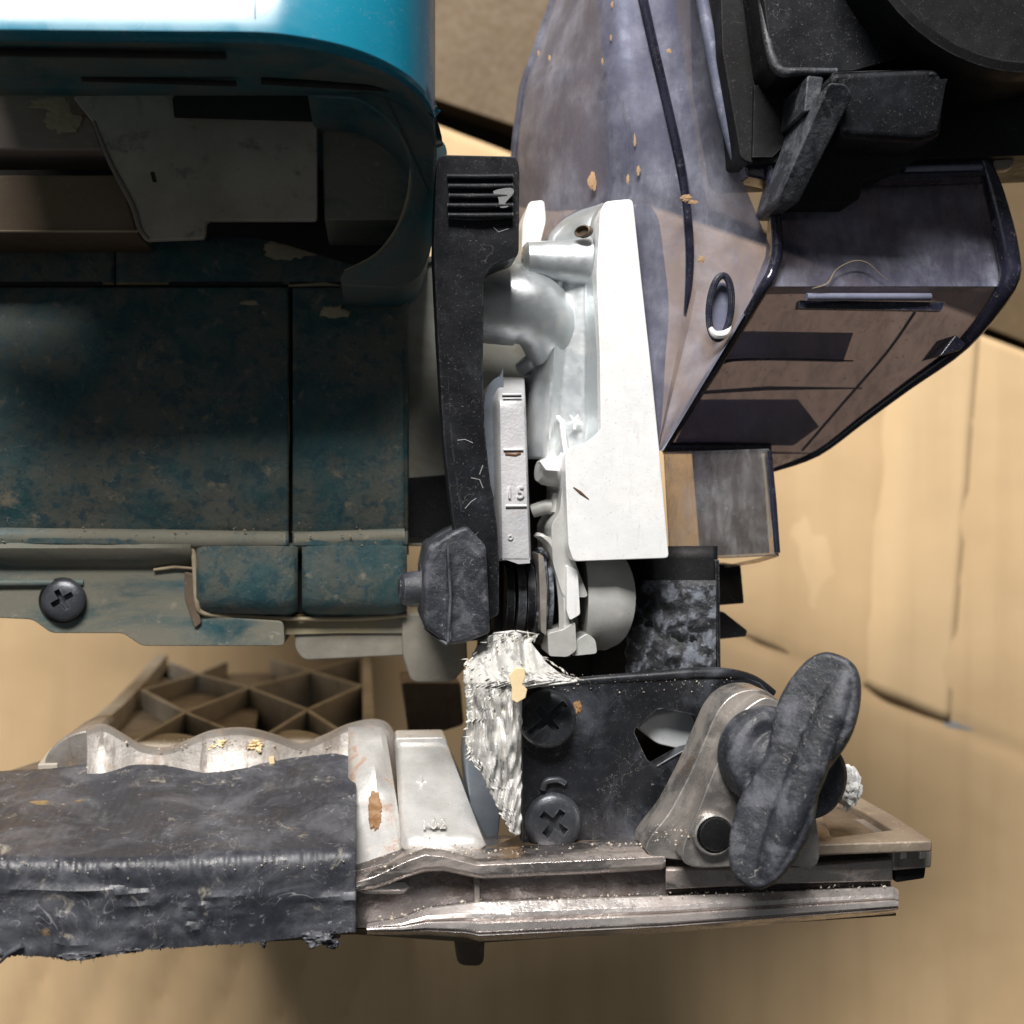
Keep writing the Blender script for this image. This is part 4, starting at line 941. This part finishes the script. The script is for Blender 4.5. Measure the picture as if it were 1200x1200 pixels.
rod('inner_line', [(1130, 330, 90), (1140, 332, 90), (1172, 330, 80)], 5, smoke_edge, parent=nb)
prism('inner_panel', [(815, 468), (935, 468), (960, 500), (930, 522), (790, 522)], 270, 272, smoke, parent=nb)
rod('dust_streak', [(952, 338, 38), (970, 332, 38), (980, 316, 38), (1000, 306, 39), (1016, 308, 39), (1030, 320, 40), (1040, 328, 40)], [.4, 1.0, .6, .8, .8, .5, .3], dustcake, parent=nb, seg=6)

# pale window below the box
wn = prism('clear_window', [(779, 530), (902, 526), (913, 651), (786, 655)], 168, 176, clear_pale, bevel=1, label='pale see-through plastic window below the nozzle box')
prism('window_side', [(812, 532), (892, 528), (902, 648), (822, 652)], 230, 236, smoke, parent=wn)
rod('window_edge', [(900, 528, 172), (906, 590, 170), (911, 648, 168)], [5, 5, 4], smoke_edge, parent=wn)
rod('window_edge', [(911, 650, 168), (888, 657, 200), (850, 664, 250)], [3, 3, 2], clear_pale, parent=wn)
rod('window_edge', [(894, 534, 176), (897, 560, 176), (902, 630, 174)], 2.5, rib_mat, parent=wn)
rod('window_edge', [(786, 654, 168), (850, 653, 168), (910, 650, 168)], 1.5, clear_pale, parent=wn)

# ------------------------------------------------------------ black dust outlet, top right
do_ = prism('dust_outlet', rnd([(842, -80), (1300, -80), (1300, 178), (1100, 186), (880, 192), (868, 186), (846, 60)], 6), 30, 160, black_deep, bevel=6, label='matte black dust outlet with a hooked clip')
prism('outlet_flange', rnd([(884, -80), (1010, -80), (1080, 60), (1000, 84), (914, 86), (904, 70)], 6), -34, 30, black_plastic, parent=do_, bevel=9, seg=4)
lathe('outlet_pipe', L(1128, -66, 10), (0.06, 0.05, 1), [(-60, 200), (60, 202), (78, 208), (92, 204), (96, 194), (84, 186), (10, 182), (4, .1)], black_deep, seg=90, parent=do_)
prism('cavity', [(884, 100), (950, 96), (940, 150), (905, 184), (882, 184)], 24, 60, black_deep, parent=do_)
hk = rnd([(972, 84), (1096, 80), (1105, 92), (1103, 150), (1092, 176), (1060, 196), (1012, 205), (1008, 236), (914, 238), (912, 232), (984, 118)], 9, 3)
hk_ = prism('hook_plate', hk, lambda x, y: -46 + 0.5 * max(0, y - 100), 110, black_deep, parent=do_, bevel=7, seg=4)
prism('hook_tab', rnd([(974, 84), (1098, 79), (1107, 92), (1105, 158), (1080, 166), (986, 160)], 10, 4), lambda x, y: -84 + 0.35 * abs(y - 100), 20, black_plastic, parent=do_, bevel=9, seg=5)
prism('hook_rib', rnd([(972, 96), (992, 98), (1000, 112), (936, 238), (914, 239), (912, 232)], 4, 2), lambda x, y: -96 + 0.55 * (y - 96), 60, black_dusty, parent=do_, bevel=4)
prism('hook_rib', rnd([(946, 88), (966, 90), (958, 128), (942, 132)], 3, 2), -50, 40, black_dusty, parent=do_, bevel=3)
rod('flange_edge', [(892, 0, -20), (900, 50, -30), (912, 82, -36), (940, 84, -38), (980, 84, -40)], [4, 5, 6, 5, 4], black_dusty, parent=do_)
prism('outlet_lip', [(872, 190), (1165, 186), (1162, 206), (905, 212), (876, 206)], 44, 80, smoke_edge, parent=do_, bevel=3)
rod('outlet_lip_bar', [(1060, 198, 40), (1150, 196, 42)], 4, smoke_rim_light, parent=do_)
lathe('outlet_bolt', L(1160, 190, 60), (1, 0, .15), [(0, 13), (16, 13), (22, 12), (27, 8), (27, .1)], scallop_mat, seg=24, parent=do_)

# ------------------------------------------------------------ motor housing
XL = -45
def body(name, x0, x1, prof, n, m, parent, wob=2.5, **kw):
    rows = []
    for i in range(n + 1):
        x = x0 + (x1 - x0) * i / n
        rows.append([(x, y + 0.006 * (x - 240) * (1 if y > 500 else 0), d + wob * fbm(x, y, 4, 0.01)) for y, d in prof])
    return loft(name, rows, m, parent=parent, **kw)
def fine(prof, k=6):
    out = []
    for (a, b), (c, d) in zip(prof[:-1], prof[1:]):
        nn = max(1, int(abs(c - a) / k)); out += [(a + (c - a) * t / nn, b + (d - b) * t / nn) for t in range(nn)]
    return out + [prof[-1]]
prof = fine(smooth([(336, 300), (338, 286), (344, 279), (400, 254), (480, 238), (560, 244), (610, 262), (622, 268)], 4, closed=False)) + [(626, 262), (632, 256), (638, 256), (642, 262), (646, 280), (650, 300)]
mh = body('motor_housing', XL, 338, prof, 120, teal_dusty, root, thick=14, label='teal plastic motor housing caked with grey dust')
prof2 = [(y, d + 3) for y, d in prof]
body('end_cover', 343, 474, prof2, 30, teal_dusty, mh, thick=14)
loft('end_cover_edge', [[(474, y, d), (477.5, y, d + 3), (479, y, d + 10), (479, y, d + 140)] for y, d in prof2], teal_dusty, parent=mh)
prism('seam_bottom', [(330, 336), (350, 336), (362, 720), (340, 720)], 292, 300, gap_shade_mat, parent=mh)
up = fine([(266, 330), (272, 318), (300, 306), (326, 298), (331, 298), (334, 310)])
body('upper_cover', XL, 134, up, 30, teal_dusty, mh, thick=10)
body('upper_cover', 136, 476, up, 30, teal_dusty, mh, thick=10)
prism('cover_back', [(XL, 262), (476, 262), (476, 345), (XL, 345)], 322, 400, black_deep, parent=mh)
for x0, x1 in ((XL, 120), (198, 332), (340, 470)): rod('cover_gap', [(x0, 333, 296), (x1, 333, 296)], 3.2, gap_shade_mat, parent=mh, seg=8)
rod('dust_ledge', [(338, 335, 292), (380, 333, 291), (400, 335, 292)], [1.5, 3, 1], dustcake, parent=mh)
patch('dust_patch', 392, 369, 269, 17.25, 11.25, dustcake, mh, 2)
patch('dust_patch', 292, 356, 274, 12.6, 4.05, dustcake, mh, 5)
patch('dust_patch', 340, 300, 308, 35.2, 19.84, dustcake, mh, 7)
# lower panels
def panel(name, x0, x1, m=teal_dusty):
    rows = []
    for i in range(17):
        t = i / 16; x = x0 + (x1 - x0) * t; e = 5 * max(0, 1 - i / 1.5) + 5 * max(0, 1 - (16 - i) / 1.5)
        rows.append([(x, 636, 290), (x, 637 + e * .3, 262 + e), (x, 641, 255 + e), (x, 670, 252 + e), (x, 700, 256 + e), (x, 712 - e * .6, 264 + e), (x, 719 - e * .8, 276 + e), (x, 723 - e, 300), (x, 724 - e, 330)])
    return loft(name, rows, m, parent=mh, thick=8)
panel('lower_panel', 230, 349); panel('lower_panel', 354, 477)
rod('panel_bead', [(222, 636, 262), (227, 650, 262), (229, 680, 263), (231, 706, 266), (240, 719, 274), (290, 723, 284), (345, 725, 286), (420, 725, 286), (476, 721, 286)], [2, 3.5, 3.5, 3.5, 3.5, 3, 3, 3, 3], dustcake, parent=mh, seg=10)
rod('housing_ledge', [(XL, 629, 268), (100, 631, 268), (230, 633, 268), (335, 634, 268)], [13, 14, 14, 13], teal_ledge, parent=mh, seg=16)
rod('housing_ledge', [(346, 634, 270), (420, 631, 270), (474, 628, 270)], [12, 12, 11], teal_ledge, parent=mh, seg=16)
# screw flange on the left
sf = prism('screw_flange', rnd([(XL, 632), (228, 634), (232, 705), (240, 722), (332, 728), (334, 757), (166, 757), (144, 742), (60, 742), (38, 726), (XL, 722)], 6, 3), 276, 420, teal_ledge, parent=mh, bevel=13, seg=5)
prism('flange_step', rnd([(XL, 636), (176, 636), (172, 650), (176, 662), (80, 663), (XL, 657)], 4), 266, 290, teal_ledge, parent=sf, bevel=4) if False else None
loft('flange_roll', [[(x, 634, 262), (x, 642, 258), (x, 652, 264), (x, 660, 277), (x, 664, 284)] for x in (XL, -100, 0, 90, 160, 224)], teal_ledge, parent=mh, thick=5)
rod('flange_highlight', [(XL, 684, 274), (60, 683, 274), (98, 683, 277)], 5, teal_frame, parent=mh, seg=12)  # raised rod shaped to draw the highlight along the flange
rod('flange_bead', [(180, 668, 272), (205, 664, 272), (226, 666, 272)], [2, 3, 2], dustcake, parent=mh, seg=10)
prism('flange_notch', rnd([(216, 670), (226, 672), (228, 700), (236, 730), (228, 736), (216, 700)], 3), 271, 276, plate_dark, parent=mh, bevel=1)
lathe('screw_well', L(75, 703, 282), (0.0, 0, 1), [(-14, 31), (8, 31), (12, 29), (10, 27), (-10, 27), (-10, .1)], gap_shade_mat, seg=40, parent=mh)
screw_head(75, 703, 272, 24, R(30), name='housing_screw', parent=mh)

# metal nose of the motor between the teal cover and the lever
mn = prism('motor_flange', [(470, 305), (500, 300), (540, 298), (548, 430), (552, 632), (520, 640), (478, 640)], 310, 420, alu_dull, bevel=3)
prism('flange_recess', rnd([(477, 560), (524, 556), (530, 600), (526, 629), (477, 629)], 3), 300, 312, black_deep, parent=mn, bevel=2)  # raised black plate; the recess's shade is put into its colour
prism('flange_slot', rnd([(492, 540), (520, 470), (524, 600), (500, 600)], 8), 306, 312, plate_dark, parent=mn) if False else None
rod('flange_edge', [(498, 312, 308), (510, 305, 306), (520, 296, 304)], 2, black_deep, parent=mn, seg=8)
yl = prism('motor_base', rnd([(320, 722), (400, 724), (478, 720), (500, 716), (502, 742), (400, 742), (332, 744)], 3), 296, 420, mat('yellowish_dusty_ledge', (0.24, 0.20, 0.11), (0.20, 0.19, 0.15), 0.7, bump=0.3), bevel=3)
prism('base_block', rnd([(345, 736), (480, 736), (480, 768), (356, 774), (346, 762)], 6), 300, 420, grimy, parent=yl, bevel=5)
prism('base_block', rnd([(470, 720), (546, 716), (548, 780), (530, 800), (482, 800), (472, 770)], 8), 290, 420, grimy, parent=yl, bevel=6)
prism('base_shadow_block', [(470, 800), (540, 800), (544, 850), (480, 870)], 560, 700, plate_dark, parent=yl, bevel=6)  # dark block put in for the shade seen through the blade slot
rod('seam_mark', [(378, 724.5, 293), (407, 723.5, 293)], 1.4, gap_shade_mat, parent=yl, seg=6)

XL = -230
# ------------------------------------------------------------ teal handle shell, top left
st = [(XL, 40, 0), (0, 42, 0), (100, 43, 0), (200, 44, 0), (300, 45, 0.5), (350, 50, 6), (400, 60, 18), (440, 74, 36), (470, 90, 58), (490, 106, 86), (503, 122, 122), (510, 140, 170)]
rows = []
for x, e, off in st:
    ye = max(112, e + 30) if x < 460 else e + 34
    r = [(x, -230, 420), (x, -330, -40), (x, -240, -100 + off * .9), (x, -90, -130 + off * .9), (x, -40, -139 + off * .9), (x, 0, -147 + off * .95), (x, e - 20, -152 + off), (x, e - 8, -153 + off), (x, e - 1, -144 + off), (x, e + 6, -116 + off)]
    d0 = -112 + off
    for k in range(1, 8): r.append((x, e + 6 + (ye - e - 6) * k / 7, d0 + (40 + off * .3 - d0) * k / 7 if d0 < 40 else d0 + 3 * k))
    rows.append(r)
# refine along x with catmull rows
R2 = []
for i in range(len(rows) - 1):
    p = [rows[max(0, min(len(rows) - 1, i + k))] for k in (-1, 0, 1, 2)]
    for s in range(5):
        t = s / 5
        R2.append([tuple(0.5 * (2 * b[j] + (c[j] - a[j]) * t + (2 * a[j] - 5 * b[j] + 4 * c[j] - d[j]) * t * t + (3 * b[j] - a[j] - 3 * c[j] + d[j]) * t ** 3) for j in range(3)) for a, b, c, d in zip(*p)])
R2.append(rows[-1])
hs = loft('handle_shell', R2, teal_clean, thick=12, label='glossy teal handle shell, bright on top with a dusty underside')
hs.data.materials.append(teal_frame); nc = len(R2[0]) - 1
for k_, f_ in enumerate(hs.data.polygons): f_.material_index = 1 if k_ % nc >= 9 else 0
rod('shell_seam', [(299, -90, -129.5), (299, -40, -138.5), (299, 0, -146.5), (299, 22, -151)], 0.7, teal_frame, parent=hs, seg=8)
def under(x, y):   # depth of the underside
    e = 44; return -112 + (40 + 112) * (y - e - 6) / (112 - e - 6)
for (x0, y0, x1, y1, h) in [(XL, 58, 265, 65, 4.2), (96, 92, 277, 98, 3.4), (306, 95, 464, 104, 4)]:
    n_ = 12; rod('vent_slot', [(x0 + (x1 - x0) * k / n_, y0 + (y1 - y0) * k / n_, (under(0, y0) + 0) - (8 if x0 > 300 else 1) + (0.0 if x0 < 300 else 26 * (k / n_) ** 1.5)) for k in range(n_ + 1)], h, gap_shade_mat, parent=hs, seg=10)  # black rods laid on the underside for the shade inside the slots
fo = rnd([(360, 100), (440, 92), (490, 112), (512, 150), (512, 240), (506, 290), (494, 322), (470, 338), (398, 334), (400, 318), (436, 304), (462, 276), (478, 240), (483, 200), (474, 168), (452, 138), (420, 116), (360, 113)], 12, 4)
fr_ = prism('handle_frame', fo, lambda x, y: 40 + 0.45 * max(0, y - 120) + 0.2 * max(0, x - 440), 420, teal_frame, parent=hs, bevel=8, seg=4)
rod('frame_lip', [(482, 196, 96), (481, 225, 106), (474, 252, 118), (462, 276, 126), (440, 300, 134), (404, 318, 138)], [2, 4, 4.5, 4, 3, 2], dustcake, parent=fr_, seg=10)  # dusty rod; its tan also paints the highlight of the chamfer
prism('side_bulge', smooth([(500, 160), (514, 162), (522, 170), (523, 184), (510, 190), (500, 188)], 3), 220, 300, teal_frame, parent=hs, bevel=4)
# inside of the handle opening
ib = prism('opening_back', [(XL, 100), (480, 100), (480, 275), (XL, 275)], 330, 345, gap_shade_mat, parent=hs)  # black sheet painting the shade inside the handle opening
prism('steel_plate', rnd([(84, 112), (204, 110), (206, 134), (372, 140), (372, 258), (242, 258), (240, 279), (170, 282), (160, 268), (152, 232), (128, 190), (110, 145)], 4, 2), 150, 162, galv, parent=hs, bevel=2.5, label='grey dusty steel plate inside the handle opening')
rod('plate_fold', [(110, 142, 150), (128, 188, 150), (155, 240, 150), (164, 268, 150), (174, 280, 150)], [2, 3, 3.5, 3, 2], taupe, parent=hs, seg=10)
prism('plate_hole', [(176, 202), (180, 201), (183, 213), (179, 213)], 148.5, 150.5, gap_shade_mat, parent=hs)
prism('dark_gap', [(202, 114), (372, 116), (372, 141), (204, 136)], 143, 149, gap_shade_mat, parent=hs)  # black strip laid before the plate to paint a shaded gap
prism('teal_block', rnd([(377, 140), (440, 140), (486, 170), (486, 240), (468, 258), (380, 258)], 4, 2), 160, 300, teal_ledge, parent=hs, bevel=3)
prism('taupe_bar', [(XL, 108), (88, 108), (112, 150), (122, 176), (XL, 176)], 175, 260, taupe, parent=hs, bevel=4)
prism('brown_bar', [(XL, 205), (140, 205), (160, 272), (XL, 272)], 195, 330, brownp, parent=hs, bevel=2)
rod('bar_edge', [(XL, 271, 193), (162, 271, 193)], 1.6, dustcake, parent=hs, seg=8)
patch('dust_patch', 76, 140, 173, 24, 16, dustcake, hs, 31)
patch('dust_patch', 62, 122, 173, 28.8, 8, dustcake, hs, 35)
prism('brown_tab', rnd([(78, 108), (100, 108), (104, 134), (82, 132)], 3), 166, 176, plate_dark, parent=hs, bevel=2)
prism('lower_gap', [(240, 258), (480, 258), (420, 312), (300, 275), (240, 275)], 300, 318, gap_shade_mat, parent=hs)  # black sheet put in for the shade below the opening

# ------------------------------------------------------------ crumbs of dried dust lying on ledges and edges
def crumbs(name, n, region, parent, m, seed=1, r0=0.5, r1=1.9):
    rr = random.Random(seed); vs = []; fs = []
    for _ in range(n):
        x, y, d = region(rr); s = r0 + (r1 - r0) * rr.random() ** 2.5; c = L(x, y, d); k = len(vs)
        for ax in ((1, 0, 0), (-1, 0, 0), (0, 1, 0), (0, -1, 0), (0, 0, 1), (0, 0, -1)):
            vs.append(c + Vector(ax) * s * rr.uniform(.6, 1.5) + Vector((rr.uniform(-.4, .4), rr.uniform(-.4, .4), 0)) * s)
        fs += [(k, k + 2, k + 4), (k + 2, k + 1, k + 4), (k + 1, k + 3, k + 4), (k + 3, k, k + 4), (k + 2, k, k + 5), (k + 1, k + 2, k + 5), (k + 3, k + 1, k + 5), (k, k + 3, k + 5)]
    o = finish(name, vs, fs, m, parent=parent, smooth=False); o['kind'] = 'stuff'; return o
crumb_mat = mat('pale_dust_crumbs', (0.55, 0.50, 0.43), (0.42, 0.36, 0.28), 0.9, bump=0)
RT = [(418, 1028), (478, 1002), (498, 996), (560, 1008), (680, 1003), (776, 999)]
RL = [(430, 1081), (500, 1065), (562, 1057), (780, 1050), (1046, 1039)]
crumbs('dust_crumbs', 220, lambda r: (lambda x: (x, interp(RT, x) - 1 + r.uniform(-14, 4), 12 + r.uniform(-8, 30)))(r.uniform(420, 776)), bp, crumb_mat, 3)
crumbs('dust_crumbs', 240, lambda r: (lambda x: (x, interp(RL, x) + r.uniform(-4, 3), 6 + r.uniform(-4, 14)))(r.uniform(440, 1045)), bp, crumb_mat, 5)
crumbs('dust_crumbs', 60, lambda r: (r.uniform(760, 830), r.uniform(965, 990), r.uniform(-30, 0)), cl, crumb_mat, 6)
crumbs('dust_crumbs', 120, lambda r: (r.uniform(0, 412), 1012 + r.gauss(0, 5), -13), tp, crumb_mat, 7, 0.4, 1.3)
crumbs('dust_crumbs', 90, lambda r: (r.uniform(110, 450), 868 + r.uniform(-2, 14), 258), bp, crumb_mat, 8, 0.5, 2.2)
crumbs('dust_crumbs', 60, lambda r: (r.uniform(0, 470), 626 + r.gauss(0, 7), 254), mh, dustcake, 9, 0.5, 2.0)
crumbs('dust_crumbs', 120, lambda r: (r.uniform(620, 860), 798 + r.uniform(-8, 14), 78), bk, crumb_mat, 10, 0.3, 1.0)
